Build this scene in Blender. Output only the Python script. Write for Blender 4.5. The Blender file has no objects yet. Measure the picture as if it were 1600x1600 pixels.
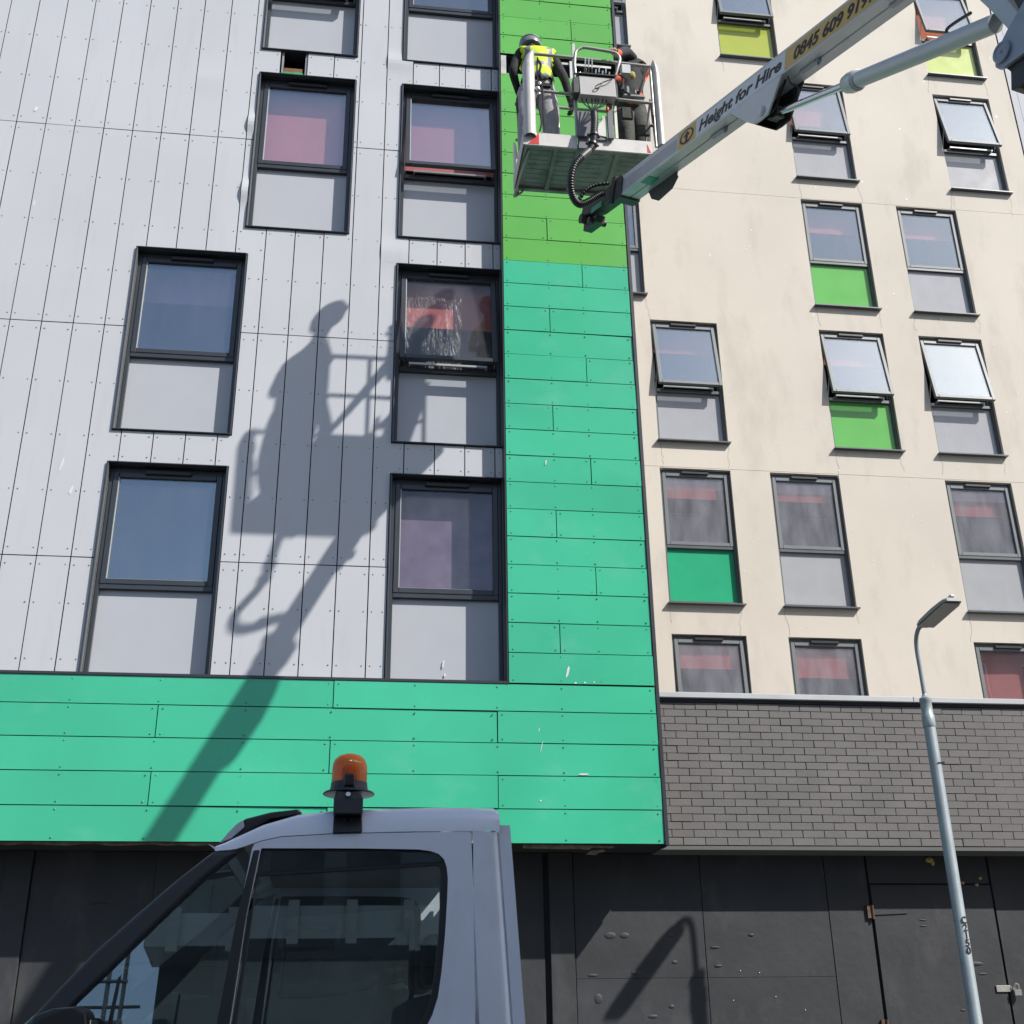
import bpy, math, random
from mathutils import Vector, Matrix
from mathutils.geometry import tessellate_polygon
random.seed(7)
scene = bpy.context.scene
COL = scene.collection
PI = math.pi

# ------------------------------------------------------------------ camera
cd = bpy.data.cameras.new('camera'); cam = bpy.data.objects.new('camera', cd); COL.objects.link(cam)
cd.sensor_width = 36; cd.lens = 36 * 1865 / 1600; cd.clip_start = 0.05; cd.clip_end = 3000
CR = ((0.99137625, -0.13025336, -0.01439438), (0.03949752, 0.40172800, -0.91490686), (0.12495231, 0.90644839, 0.40340828))
cam.matrix_world = Matrix(((CR[0][0], -CR[1][0], -CR[2][0], 0), (CR[0][1], -CR[1][1], -CR[2][1], 0),
                           (CR[0][2], -CR[1][2], -CR[2][2], 1.65), (0, 0, 0, 1)))
scene.camera = cam

# ------------------------------------------------------------------ light and exposure
SUN = Vector((1.2, -1.0, 1.45)).normalized()
w = bpy.data.worlds.new('World'); scene.world = w; w.use_nodes = True
nt = w.node_tree; nt.nodes.clear()
sky = nt.nodes.new('ShaderNodeTexSky'); sky.sky_type = 'NISHITA'; sky.sun_disc = False
sky.sun_elevation = math.asin(SUN.z); sky.sun_rotation = math.atan2(SUN.x, SUN.y)
sky.air_density = 1.0; sky.dust_density = 1.3; sky.ozone_density = 1.0
bg = nt.nodes.new('ShaderNodeBackground'); bg.inputs[1].default_value = 0.112
wo = nt.nodes.new('ShaderNodeOutputWorld')
nt.links.new(sky.outputs[0], bg.inputs[0]); nt.links.new(bg.outputs[0], wo.inputs[0])
sl = bpy.data.lights.new('sun', 'SUN'); sl.energy = 4.5; sl.angle = math.radians(0.55); sl.color = (1.0, 0.955, 0.89)
so = bpy.data.objects.new('sun', sl); COL.objects.link(so)
so.rotation_euler = (-SUN).to_track_quat('-Z', 'Y').to_euler(); so.location = (20, -20, 40)
scene.view_settings.view_transform = 'Standard'; scene.view_settings.look = 'None'
scene.view_settings.exposure = 0.45; scene.view_settings.gamma = 1.0
scene.view_settings.use_curve_mapping = False
scene.render.engine = 'CYCLES'
scene.cycles.max_bounces = 8; scene.cycles.transparent_max_bounces = 12

# ------------------------------------------------------------------ materials
def N(t, typ, **k):
    n = t.nodes.new(typ)
    for a, b in k.items(): setattr(n, a, b)
    return n
def mat(name, rgb, rough=.5, metal=0.0, var=.06, vs=3.0, bump=0.0, bs=40.0, wave=0.0, ws=1.2, coat=0.0, spec=.5,
        dirt=None, dirt_amt=0.0, dirt_scale=(1, 1, 1), dirt_lo=.55, rvar=.05):
    m = bpy.data.materials.new(name); m.use_nodes = True; t = m.node_tree; t.nodes.clear()
    out = N(t, 'ShaderNodeOutputMaterial'); p = N(t, 'ShaderNodeBsdfPrincipled')
    t.links.new(p.outputs[0], out.inputs[0])
    p.inputs['Metallic'].default_value = metal; p.inputs['Specular IOR Level'].default_value = spec
    p.inputs['Coat Weight'].default_value = coat; p.inputs['Coat Roughness'].default_value = .04
    geo = N(t, 'ShaderNodeNewGeometry'); pos = geo.outputs['Position']
    n1 = N(t, 'ShaderNodeTexNoise'); n1.inputs['Scale'].default_value = vs; n1.inputs['Detail'].default_value = 6
    t.links.new(pos, n1.inputs['Vector'])
    r = N(t, 'ShaderNodeMapRange'); r.inputs['From Min'].default_value = .3; r.inputs['From Max'].default_value = .7
    r.inputs['To Min'].default_value = 1 - var; r.inputs['To Max'].default_value = 1 + var
    t.links.new(n1.outputs[0], r.inputs[0])
    oi = N(t, 'ShaderNodeObjectInfo'); ro = N(t, 'ShaderNodeMapRange')
    ro.inputs['To Min'].default_value = 1 - var * .6; ro.inputs['To Max'].default_value = 1 + var * .6
    t.links.new(oi.outputs['Random'], ro.inputs[0])
    mm = N(t, 'ShaderNodeMath', operation='MULTIPLY'); t.links.new(r.outputs[0], mm.inputs[0]); t.links.new(ro.outputs[0], mm.inputs[1])
    sc = N(t, 'ShaderNodeVectorMath', operation='SCALE'); sc.inputs[0].default_value = rgb[:3]
    t.links.new(mm.outputs[0], sc.inputs['Scale'])
    colout = sc.outputs[0]
    if dirt is not None:
        mp = N(t, 'ShaderNodeMapping'); mp.inputs['Scale'].default_value = dirt_scale
        t.links.new(pos, mp.inputs[0])
        n3 = N(t, 'ShaderNodeTexNoise'); n3.inputs['Scale'].default_value = 1; n3.inputs['Detail'].default_value = 9
        n3.inputs['Roughness'].default_value = .62
        t.links.new(mp.outputs[0], n3.inputs['Vector'])
        r3 = N(t, 'ShaderNodeMapRange'); r3.inputs['From Min'].default_value = dirt_lo; r3.inputs['From Max'].default_value = dirt_lo + .17
        r3.inputs['To Max'].default_value = dirt_amt
        t.links.new(n3.outputs[0], r3.inputs[0])
        mx = N(t, 'ShaderNodeMix', data_type='RGBA'); mx.inputs['B'].default_value = (*dirt, 1)
        t.links.new(r3.outputs[0], mx.inputs['Factor']); t.links.new(colout, mx.inputs['A'])
        colout = mx.outputs['Result']
    t.links.new(colout, p.inputs['Base Color'])
    rr = N(t, 'ShaderNodeMapRange'); rr.inputs['To Min'].default_value = max(0, rough - rvar); rr.inputs['To Max'].default_value = rough + rvar
    t.links.new(n1.outputs[0], rr.inputs[0]); t.links.new(rr.outputs[0], p.inputs['Roughness'])
    last = None
    if bump:
        n2 = N(t, 'ShaderNodeTexNoise'); n2.inputs['Scale'].default_value = bs; n2.inputs['Detail'].default_value = 5
        t.links.new(pos, n2.inputs['Vector'])
        b = N(t, 'ShaderNodeBump'); b.inputs['Strength'].default_value = bump; b.inputs['Distance'].default_value = .01
        t.links.new(n2.outputs[0], b.inputs['Height']); last = b
    if wave:
        n4 = N(t, 'ShaderNodeTexNoise'); n4.inputs['Scale'].default_value = ws; n4.inputs['Detail'].default_value = 1
        t.links.new(pos, n4.inputs['Vector'])
        b2 = N(t, 'ShaderNodeBump'); b2.inputs['Strength'].default_value = wave; b2.inputs['Distance'].default_value = .05
        t.links.new(n4.outputs[0], b2.inputs['Height'])
        if last: t.links.new(last.outputs[0], b2.inputs['Normal'])
        last = b2
    if last: t.links.new(last.outputs[0], p.inputs['Normal'])
    m['bsdf'] = 1
    return m

def glass(name, tint=(.95, .965, .965), boost=.07, ior=1.5, mult=1.5, refl=(.80, .92, 1.0), wave=.005, dirt=0.0):
    m = bpy.data.materials.new(name); m.use_nodes = True; t = m.node_tree; t.nodes.clear()
    out = N(t, 'ShaderNodeOutputMaterial'); mx = N(t, 'ShaderNodeMixShader')
    tr = N(t, 'ShaderNodeBsdfTransparent'); tr.inputs[0].default_value = (*tint, 1)
    gl = N(t, 'ShaderNodeBsdfGlossy'); gl.inputs[0].default_value = (*refl, 1); gl.inputs['Roughness'].default_value = 0.005
    lw = N(t, 'ShaderNodeLayerWeight'); lw.inputs['Blend'].default_value = .5
    pw = N(t, 'ShaderNodeMath', operation='POWER'); pw.inputs[1].default_value = 5; t.links.new(lw.outputs['Facing'], pw.inputs[0])
    fr = N(t, 'ShaderNodeMath', operation='MULTIPLY_ADD'); fr.inputs[1].default_value = .96; fr.inputs[2].default_value = .04; t.links.new(pw.outputs[0], fr.inputs[0])
    ma = N(t, 'ShaderNodeMath', operation='MULTIPLY_ADD'); ma.inputs[1].default_value = mult; ma.inputs[2].default_value = boost; ma.use_clamp = True
    geo = N(t, 'ShaderNodeNewGeometry'); nz = N(t, 'ShaderNodeTexNoise'); nz.inputs['Scale'].default_value = 1.7; nz.inputs['Detail'].default_value = 2
    t.links.new(geo.outputs['Position'], nz.inputs['Vector'])
    b = N(t, 'ShaderNodeBump'); b.inputs['Strength'].default_value = wave; b.inputs['Distance'].default_value = .05
    t.links.new(nz.outputs[0], b.inputs['Height']); t.links.new(b.outputs[0], gl.inputs['Normal'])
    t.links.new(fr.outputs[0], ma.inputs[0]); t.links.new(ma.outputs[0], mx.inputs[0])
    t.links.new(tr.outputs[0], mx.inputs[1]); t.links.new(gl.outputs[0], mx.inputs[2])
    res = mx.outputs[0]
    if dirt:
        df = N(t, 'ShaderNodeBsdfDiffuse'); df.inputs[0].default_value = (.40, .41, .47, 1)  # pale diffuse veil, used for dust and for painted haze
        mp = N(t, 'ShaderNodeMapping'); mp.inputs['Scale'].default_value = (3, 3, .9); t.links.new(geo.outputs['Position'], mp.inputs[0])
        n2 = N(t, 'ShaderNodeTexNoise'); n2.inputs['Scale'].default_value = 1.6; n2.inputs['Detail'].default_value = 8
        t.links.new(mp.outputs[0], n2.inputs['Vector'])
        r3 = N(t, 'ShaderNodeMapRange'); r3.inputs['From Min'].default_value = .0; r3.inputs['From Max'].default_value = 1.0; r3.inputs['To Max'].default_value = dirt
        t.links.new(n2.outputs[0], r3.inputs[0])
        m2 = N(t, 'ShaderNodeMixShader'); t.links.new(r3.outputs[0], m2.inputs[0]); t.links.new(res, m2.inputs[1]); t.links.new(df.outputs[0], m2.inputs[2])
        res = m2.outputs[0]
    t.links.new(res, out.inputs[0])
    return m

M = {}
M['white_panel'] = mat('white_panel', (.50, .514, .545), .36, var=.03, vs=.6, wave=.30, ws=.7, dirt=(.42, .43, .45), dirt_amt=.30, dirt_scale=(5, 5, .7), dirt_lo=.55)
M['teal_panel'] = mat('teal_panel', (.050, .455, .270), .26, var=.07, vs=.9, wave=.12, ws=.8, dirt=(.16, .5, .38), dirt_amt=.35, dirt_scale=(1.1, 1.1, 1.6), dirt_lo=.58)
M['lime_panel'] = mat('lime_panel', (.115, .415, .08), .26, var=.07, vs=.9, wave=.12, ws=.8, dirt=(.22, .45, .17), dirt_amt=.3, dirt_scale=(1.1, 1.1, 1.6), dirt_lo=.58)
M['screw'] = mat('grey_screw', (.22, .23, .25), .4, .6)
M['screw_green'] = mat('green_screw', (.06, .30, .20), .35, .2)
M['backing'] = mat('dark_backing', (.012, .013, .015), .8)
M['dark_trim'] = mat('dark_grey_trim', (.035, .04, .048), .38, .1, bump=.03)
M['frame'] = mat('anthracite_frame', (.045, .052, .062), .34, .15, bump=.02)
M['frame2'] = mat('slate_grey_frame', (.10, .115, .125), .36, .2, bump=.02)
M['sash2'] = mat('grey_sash', (.13, .15, .16), .5, .0)
M['liner'] = mat('reveal_metal', (.17, .18, .19), .38, .2)
M['bead'] = mat('sunlit_bead', (.42, .44, .45), .4)  # bead in its sunlit tone, far paler than the frame
M['sp_grey'] = mat('grey_spandrel', (.375, .385, .41), .16, var=.03, dirt=(.5, .5, .5), dirt_amt=.25, dirt_scale=(6, 6, 1.2))
M['sp_white'] = mat('pale_grey_spandrel', (.43, .445, .48), .18, var=.02)
M['sp_lime'] = mat('lime_spandrel', (.13, .44, .10), .15, var=.03)
M['sp_teal'] = mat('teal_spandrel', (.035, .38, .20), .15, var=.03)
M['sp_olive'] = mat('yellow_green_spandrel', (.38, .44, .07), .15, var=.03)
M['sp_pale'] = mat('pale_lime_spandrel', (.50, .60, .20), .15, var=.03)
M['glass'] = glass('window_glass', boost=.14, mult=1.8, dirt=.08)
M['glass_hazed'] = glass('dusty_hazed_glass', boost=.015, mult=.8, dirt=.52, wave=.002)  # dust, plus an even lilac haze painted in to lighten dark panes
M['glass_dim'] = glass('dull_window_glass', boost=.0, mult=1.0, dirt=.10)
M['glass_open'] = glass('tilted_window_glass', boost=.22, mult=1.8, dirt=.04)
M['glass_bright'] = glass('reflective_window_glass', boost=.24, mult=2.0, dirt=.04)
M['blind_red'] = mat('red_blind', (.60, .13, .11), .8, var=.05)
M['blind_pink'] = mat('coral_blind', (.80, .27, .27), .8, var=.05)
M['blind_shaded'] = mat('shaded_red_blind', (.42, .20, .34), .8)  # shaded copy of the red blind, the shade put into its colour
M['blind_dark'] = mat('dark_red_blind', (.55, .10, .09), .8, var=.1)
M['blind_purple'] = mat('mauve_blind', (.20, .13, .22), .8, var=.25, vs=5)
M['orange'] = mat('orange_blind', (.65, .14, .04), .7)
M['room'] = mat('room_lining', (.20, .20, .22), .8)
M['alu'] = mat('aluminium_bar', (.62, .62, .60), .35, .5)
M['vent'] = mat('black_vent', (.014, .015, .018), .4)
M['render'] = mat('beige_render', (.60, .556, .488), .85, var=.06, vs=.5, bump=.12, bs=26, dirt=(.40, .365, .315), dirt_amt=.36, dirt_scale=(2.0, 2.0, .7), dirt_lo=.52)
M['stain'] = mat('weather_stain', (.37, .335, .29), .9, var=.2, vs=9)
M['brick'] = mat('grey_brick', (.137, .132, .130), .75, var=.10, vs=2.2, bump=.25, bs=55, dirt=(.19, .18, .175), dirt_amt=.2, dirt_scale=(3, 3, 3))
M['mortar'] = mat('dark_mortar', (.115, .112, .112), .9, bump=.3)
M['coping'] = mat('coping_metal', (.50, .52, .54), .4, .3, var=.04)
M['dark_soffit'] = mat('shadowed_soffit', (.03, .03, .03), .9)  # shade under the overhang put into the colour
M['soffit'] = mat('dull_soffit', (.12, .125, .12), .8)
M['board'] = mat('black_painted_board', (.029, .032, .037), .62, var=.16, vs=2.0, bump=.28, bs=12, wave=.22, ws=1.6, dirt=(.075, .075, .078), dirt_amt=.5, dirt_scale=(2.5, 2.5, 1.2))
M['rust'] = mat('rusty_steel', (.14, .085, .06), .6, .5, var=.3, vs=20)
M['galv'] = mat('galvanised_steel', (.42, .41, .39), .45, .6, var=.15, vs=12)
M['timber'] = mat('splintered_timber', (.20, .16, .11), .9, var=.35, vs=14)
M['foam'] = mat('yellow_foam', (.42, .33, .12), .9)
M['pole'] = mat('blue_grey_pole', (.28, .325, .345), .42, .2, var=.10, vs=6, bump=.05)
M['lantern'] = mat('grey_lantern', (.33, .34, .33), .5, .1)
M['lens'] = mat('lantern_lens', (.42, .40, .36), .35, bump=.3, bs=120)
M['black_text'] = mat('black_lettering', (.02, .02, .022), .5)
M['boom'] = mat('boom_paint', (.54, .56, .58), .38, .25, var=.06, vs=3, dirt=(.2, .2, .18), dirt_amt=.35, dirt_scale=(4, 4, 4))
M['boom_blue'] = mat('elbow_paint', (.30, .335, .39), .42, .2, var=.08, dirt=(.12, .12, .12), dirt_amt=.3, dirt_scale=(5, 5, 5))
M['cyl'] = mat('cylinder_paint', (.52, .55, .55), .4, .2, var=.06)
M['chrome'] = mat('chromed_rod', (.55, .58, .62), .15, .95)
M['dark_steel'] = mat('dark_steel', (.06, .062, .06), .5, .4, var=.2, vs=9)
M['greasy'] = mat('greasy_underside', (.24, .25, .225), .6, .1, var=.4, vs=5, dirt=(.05, .048, .04), dirt_amt=.75, dirt_scale=(5, 5, 5))
M['sticker_white'] = mat('white_vinyl', (.66, .67, .70), .35, var=.02)
M['sticker_gold'] = mat('gold_vinyl', (.64, .42, .11), .4, var=.03)
M['label_green'] = mat('green_label', (.05, .30, .2), .4)
M['basket_white'] = mat('basket_white_paint', (.56, .545, .53), .45, .05, var=.08, dirt=(.3, .28, .25), dirt_amt=.5, dirt_scale=(6, 6, 3))
M['bumper'] = mat('cream_bumper', (.70, .67, .60), .4)
M['rail'] = mat('basket_rail', (.38, .37, .34), .4, .4, var=.1, vs=8)
M['red_mark'] = mat('red_marking', (.55, .03, .02), .4)
M['box_grey'] = mat('control_box_grey', (.42, .41, .40), .4, .1)
M['panel_dark'] = mat('dark_grey_panel', (.13, .135, .155), .5)  # even dark grey of the lower panel and mount bracket
M['rubber'] = mat('black_rubber', (.016, .017, .019), .42, var=.1)
M['steel_bright'] = mat('bright_steel', (.62, .62, .60), .3, .7)
M['hivis'] = mat('hi_vis_yellow', (.62, .86, .02), .7, var=.08, vs=14, bump=.6, bs=22)
M['reflect'] = mat('reflective_tape', (.22, .23, .24), .5, var=.1)
M['black_cloth'] = mat('black_fabric', (.014, .015, .018), .85, var=.2, vs=20, bump=.6, bs=24)
M['grey_cloth'] = mat('grey_trousers', (.33, .32, .34), .8, var=.16, vs=9, bump=1.0, bs=13)
M['char_cloth'] = mat('charcoal_workwear', (.045, .047, .042), .85, var=.35, vs=12, bump=.9, bs=18)
M['orange_cloth'] = mat('orange_fabric', (.72, .09, .03), .75, var=.08)
M['skin'] = mat('skin', (.50, .29, .21), .55, var=.08, vs=30)
M['helmet'] = mat('grey_helmet', (.17, .20, .22), .3, var=.04)
M['van_white'] = mat('white_van_paint', (.80, .85, .95), .24, var=.015, coat=.8, dirt=(.60, .60, .60), dirt_amt=.25, dirt_scale=(6, 6, 3))  # white paint with the blue of skylit shade mixed into its colour
M['van_black'] = mat('black_van_trim', (.018, .019, .022), .45, var=.08, bump=.05, bs=200)
M['van_pillar'] = mat('textured_black_pillar', (.030, .033, .040), .42, bump=.25, bs=260)
M['van_glass'] = glass('van_glass', tint=(.78, .84, .84), boost=.075, mult=1.5, wave=.003, dirt=.02)
M['seat'] = mat('seat_fabric', (.03, .032, .036), .85, bump=.3)
M['interior'] = mat('van_lining', (.16, .17, .18), .8)
M['headlight'] = mat('headlight_lens', (.6, .62, .65), .1, .1, coat=.6)
M['tyre'] = mat('tyre_rubber', (.02, .02, .02), .8)
M['tarmac'] = mat('road_tarmac', (.085, .085, .088), .9, var=.15, vs=2, bump=.5, bs=90)
M['paving'] = mat('paving', (.13, .13, .13), .85, var=.1, vs=1.5, bump=.25, bs=30)
M['kerb'] = mat('kerb_stone', (.30, .29, .28), .85, var=.1)
M['opp_wall'] = mat('opposite_wall', (.28, .21, .16), .85, var=.12, vs=.8, bump=.2)
M['low_wall'] = mat('low_block_wall', (.17, .175, .18), .8)
M['opp_glass'] = mat('opposite_glass', (.03, .035, .04), .08)
M['scaff'] = mat('scaffold_tube', (.40, .40, .38), .45, .5)
M['plank'] = mat('scaffold_plank', (.36, .27, .16), .85, var=.2)
M['pale_clad'] = mat('pale_grey_cladding', (.46, .475, .51), .7, var=.03, spec=.2)
M['ply'] = mat('brown_ply', (.20, .09, .035), .8, var=.2, vs=12)
def amber_mat():
    m = bpy.data.materials.new('amber_lens'); m.use_nodes = True; t = m.node_tree; t.nodes.clear()
    out = N(t, 'ShaderNodeOutputMaterial'); p = N(t, 'ShaderNodeBsdfPrincipled'); tr = N(t, 'ShaderNodeBsdfTransparent'); mx = N(t, 'ShaderNodeMixShader')
    p.inputs['Base Color'].default_value = (.62, .13, .02, 1); p.inputs['Roughness'].default_value = .12
    p.inputs['Coat Weight'].default_value = .5
    geo = N(t, 'ShaderNodeNewGeometry'); wv = N(t, 'ShaderNodeTexWave'); wv.inputs['Scale'].default_value = 55; wv.bands_direction = 'X'
    t.links.new(geo.outputs['Position'], wv.inputs['Vector'])
    b = N(t, 'ShaderNodeBump'); b.inputs['Strength'].default_value = .35; b.inputs['Distance'].default_value = .003
    t.links.new(wv.outputs['Fac'], b.inputs['Height']); t.links.new(b.outputs[0], p.inputs['Normal'])
    tr.inputs[0].default_value = (1, .36, .05, 1); mx.inputs[0].default_value = .5
    t.links.new(tr.outputs[0], mx.inputs[1]); t.links.new(p.outputs[0], mx.inputs[2]); t.links.new(mx.outputs[0], out.inputs[0])
    return m
M['amber'] = amber_mat()
def film_mat():
    m = bpy.data.materials.new('plastic_film'); m.use_nodes = True; t = m.node_tree; t.nodes.clear()
    out = N(t, 'ShaderNodeOutputMaterial'); gl = N(t, 'ShaderNodeBsdfGlossy'); tr = N(t, 'ShaderNodeBsdfTransparent'); mx = N(t, 'ShaderNodeMixShader')
    gl.inputs['Roughness'].default_value = .4; tr.inputs[0].default_value = (.9, .9, .9, 1)
    geo = N(t, 'ShaderNodeNewGeometry'); mp = N(t, 'ShaderNodeMapping'); mp.inputs['Scale'].default_value = (9, 9, 1.5); nz = N(t, 'ShaderNodeTexNoise')
    nz.inputs['Scale'].default_value = 1.0; nz.inputs['Detail'].default_value = 4; nz.inputs['Distortion'].default_value = 1.5
    t.links.new(geo.outputs['Position'], mp.inputs[0]); t.links.new(mp.outputs[0], nz.inputs['Vector'])
    b = N(t, 'ShaderNodeBump'); b.inputs['Strength'].default_value = 1; b.inputs['Distance'].default_value = .08
    t.links.new(nz.outputs[0], b.inputs['Height']); t.links.new(b.outputs[0], gl.inputs['Normal'])
    mx.inputs[0].default_value = .045
    t.links.new(tr.outputs[0], mx.inputs[1]); t.links.new(gl.outputs[0], mx.inputs[2]); t.links.new(mx.outputs[0], out.inputs[0])
    return m
M['film'] = film_mat()

# ------------------------------------------------------------------ mesh helpers
ORG = {}
def catmull(pts, n=8):
    P = [Vector(p) for p in pts]; out = []
    for i in range(len(P) - 1):
        a = P[max(i - 1, 0)]; b = P[i]; c = P[i + 1]; d = P[min(i + 2, len(P) - 1)]
        for k in range(n):
            t = k / n
            out.append(.5 * ((2 * b) + (c - a) * t + (2 * a - 5 * b + 4 * c - d) * t * t + (3 * b - a - 3 * c + d) * t ** 3))
    out.append(P[-1]); return out
class MB:
    def __init__(s): s.v = []; s.f = []; s.m = []; s.mi = 0
    def add(s, vs, fs):
        n = len(s.v); s.v += [tuple(v) for v in vs]; s.f += [tuple(i + n for i in f) for f in fs]; s.m += [s.mi] * len(fs); return s
    def box(s, x0, x1, y0, y1, z0, z1):
        return s.add([(x0, y0, z0), (x1, y0, z0), (x1, y1, z0), (x0, y1, z0), (x0, y0, z1), (x1, y0, z1), (x1, y1, z1), (x0, y1, z1)],
                     [(0, 3, 2, 1), (4, 5, 6, 7), (0, 1, 5, 4), (1, 2, 6, 5), (2, 3, 7, 6), (3, 0, 4, 7)])
    def obox(s, c, a, b, d):
        c = Vector(c); a = Vector(a); b = Vector(b); d = Vector(d)
        v = [c + i * a + j * b + k * d for k in (-1, 1) for j in (-1, 1) for i in (-1, 1)]
        return s.add(v, [(0, 2, 3, 1), (4, 5, 7, 6), (0, 1, 5, 4), (1, 3, 7, 5), (3, 2, 6, 7), (2, 0, 4, 6)])
    def tube(s, pts, r, n=8, cap=True):
        P = [Vector(p) for p in pts]; k = len(P); R = r if isinstance(r, (list, tuple)) else [r] * k
        T = [(P[min(i + 1, k - 1)] - P[max(i - 1, 0)]).normalized() for i in range(k)]
        u = T[0].orthogonal().normalized(); vs = []; fs = []
        for i in range(k):
            u = (u - T[i] * u.dot(T[i]))
            u = u.normalized() if u.length > 1e-6 else T[i].orthogonal().normalized()
            q = T[i].cross(u)
            vs += [P[i] + R[i] * (math.cos(2 * PI * j / n) * u + math.sin(2 * PI * j / n) * q) for j in range(n)]
        for i in range(k - 1):
            for j in range(n):
                fs.append((i * n + j, i * n + (j + 1) % n, (i + 1) * n + (j + 1) % n, (i + 1) * n + j))
        if cap: fs.append(tuple(range(n - 1, -1, -1))); fs.append(tuple(range((k - 1) * n, k * n)))
        return s.add(vs, fs)
    def lathe(s, prof, o, axis=(0, 0, 1), n=20):
        a = Vector(axis).normalized(); u = a.orthogonal().normalized(); q = a.cross(u); o = Vector(o); vs = []; fs = []
        for r, h in prof: vs += [o + a * h + r * (math.cos(2 * PI * j / n) * u + math.sin(2 * PI * j / n) * q) for j in range(n)]
        for i in range(len(prof) - 1):
            for j in range(n): fs.append((i * n + j, i * n + (j + 1) % n, (i + 1) * n + (j + 1) % n, (i + 1) * n + j))
        fs.append(tuple(range(n - 1, -1, -1))); fs.append(tuple(range((len(prof) - 1) * n, len(prof) * n)))
        return s.add(vs, fs)
    def plate(s, outer, holes, fn, off):
        """outer/holes: 2-D polygons; fn maps (a,b)->3-D point; off: thickness vector"""
        loops = [list(outer)] + [list(h) for h in holes]; flat = [p for l in loops for p in l]
        tris = tessellate_polygon([[Vector((p[0], p[1], 0)) for p in l] for l in loops])
        off = Vector(off); A = [Vector(fn(*p)) for p in flat]; n = len(A)
        fs = []
        for t in tris:
            fs.append(tuple(t)); fs.append(tuple(i + n for i in reversed(t)))
        base = 0
        for l in loops:
            k = len(l)
            for i in range(k):
                a, b = base + i, base + (i + 1) % k; fs.append((a, b, b + n, a + n))
            base += k
        return s.add(A + [p + off for p in A], fs)
    def ball(s, c, r, sc=(1, 1, 1), n=10, m=7):
        vs = []; fs = []; c = Vector(c)
        for i in range(m + 1):
            th = PI * i / m
            for j in range(n):
                ph = 2 * PI * j / n
                vs.append(c + Vector((r * sc[0] * math.sin(th) * math.cos(ph), r * sc[1] * math.sin(th) * math.sin(ph), r * sc[2] * math.cos(th))))
        for i in range(m):
            for j in range(n): fs.append((i * n + j, (i + 1) * n + j, (i + 1) * n + (j + 1) % n, i * n + (j + 1) % n))
        return s.add(vs, fs)
    def build(s, name, mats, parent=None, smooth=None, bevel=0, kind=None, label=None, bseg=1, loc=None):
        o3 = Vector(ORG.get(parent, (0, 0, 0)) if parent else (loc or (0, 0, 0)))
        me = bpy.data.meshes.new(name); me.from_pydata([Vector(v) - o3 for v in s.v], [], s.f)
        import bmesh
        bm = bmesh.new(); bm.from_mesh(me); bmesh.ops.recalc_face_normals(bm, faces=bm.faces[:]); bm.to_mesh(me); bm.free()
        for mm in (mats if isinstance(mats, (list, tuple)) else [mats]): me.materials.append(M[mm])
        if len(me.materials) > 1: me.polygons.foreach_set('material_index', s.m)
        if smooth:
            me.shade_smooth(); me.set_sharp_from_angle(angle=math.radians(smooth))
        ob = bpy.data.objects.new(name, me); COL.objects.link(ob)
        if parent: ob.parent = parent
        elif loc: ob.location = loc
        ORG[ob] = tuple(o3)
        if bevel:
            bv = ob.modifiers.new('bevel', 'BEVEL'); bv.width = bevel; bv.segments = bseg; bv.limit_method = 'ANGLE'
        if kind: ob['kind'] = kind
        if label: ob['label'] = label
        return ob
def thing(name, label, cat, loc, group=None):
    o = bpy.data.objects.new(name, None); COL.objects.link(o); o.location = loc; o.empty_display_size = .3
    o['label'] = label; o['category'] = cat
    if group: o['group'] = group
    ORG[o] = tuple(loc); return o
def struct(o): o['kind'] = 'structure'; return o
def rect(x0, x1, z0, z1): return [(x0, z0), (x1, z0), (x1, z1), (x0, z1)]
def text_part(name, body, size, origin, ax, up, m, parent, shear=0, bold=0, fit=None, align='LEFT'):
    cu = bpy.data.curves.new(name, 'FONT'); cu.body = body; cu.size = size; cu.shear = shear; cu.offset = bold; cu.extrude = .0012
    cu.align_x = align; cu.resolution_u = 6
    to = bpy.data.objects.new(name, cu); COL.objects.link(to)
    dg = bpy.context.evaluated_depsgraph_get(); me = bpy.data.meshes.new_from_object(to.evaluated_get(dg))
    bpy.data.objects.remove(to)
    ax = Vector(ax).normalized(); up = Vector(up).normalized(); nn = ax.cross(up); o3 = Vector(ORG[parent]); origin = Vector(origin)
    xs = [v.co.x for v in me.vertices]; sx = 1
    if fit: sx = fit / (max(xs) - min(xs))
    for v in me.vertices: v.co = origin + ax * (v.co.x * sx) + up * v.co.y + nn * v.co.z - o3
    me.materials.clear(); me.materials.append(M[m]); me.name = name
    ob = bpy.data.objects.new(name, me); COL.objects.link(ob); ob.parent = parent; ORG[ob] = tuple(o3); return ob

# ------------------------------------------------------------------ ground
g = MB(); g.box(-400, 400, -400, 400, -.5, -.12); struct(g.build('ground', 'tarmac'))
g = MB(); g.box(-120, 120, -4.2, 8.6, -.12, -.115); struct(g.build('road', 'tarmac'))
g = MB(); g.box(-120, 120, 8.78, 30, -.119, 0); struct(g.build('pavement', 'paving'))
g = MB(); g.box(-120, 120, -8.2, -4.4, -.119, 0); struct(g.build('far_pavement', 'paving'))
g = MB()
for k in range(60): g.box(-27 + k * .92, -27 + k * .92 + .905, 8.6, 8.775, -.119, .004)
for k in range(60): g.box(-27 + k * .92, -27 + k * .92 + .905, -4.395, -4.21, -.119, .004)
o = struct(g.build('kerb', 'kerb', bevel=.01))

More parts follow.
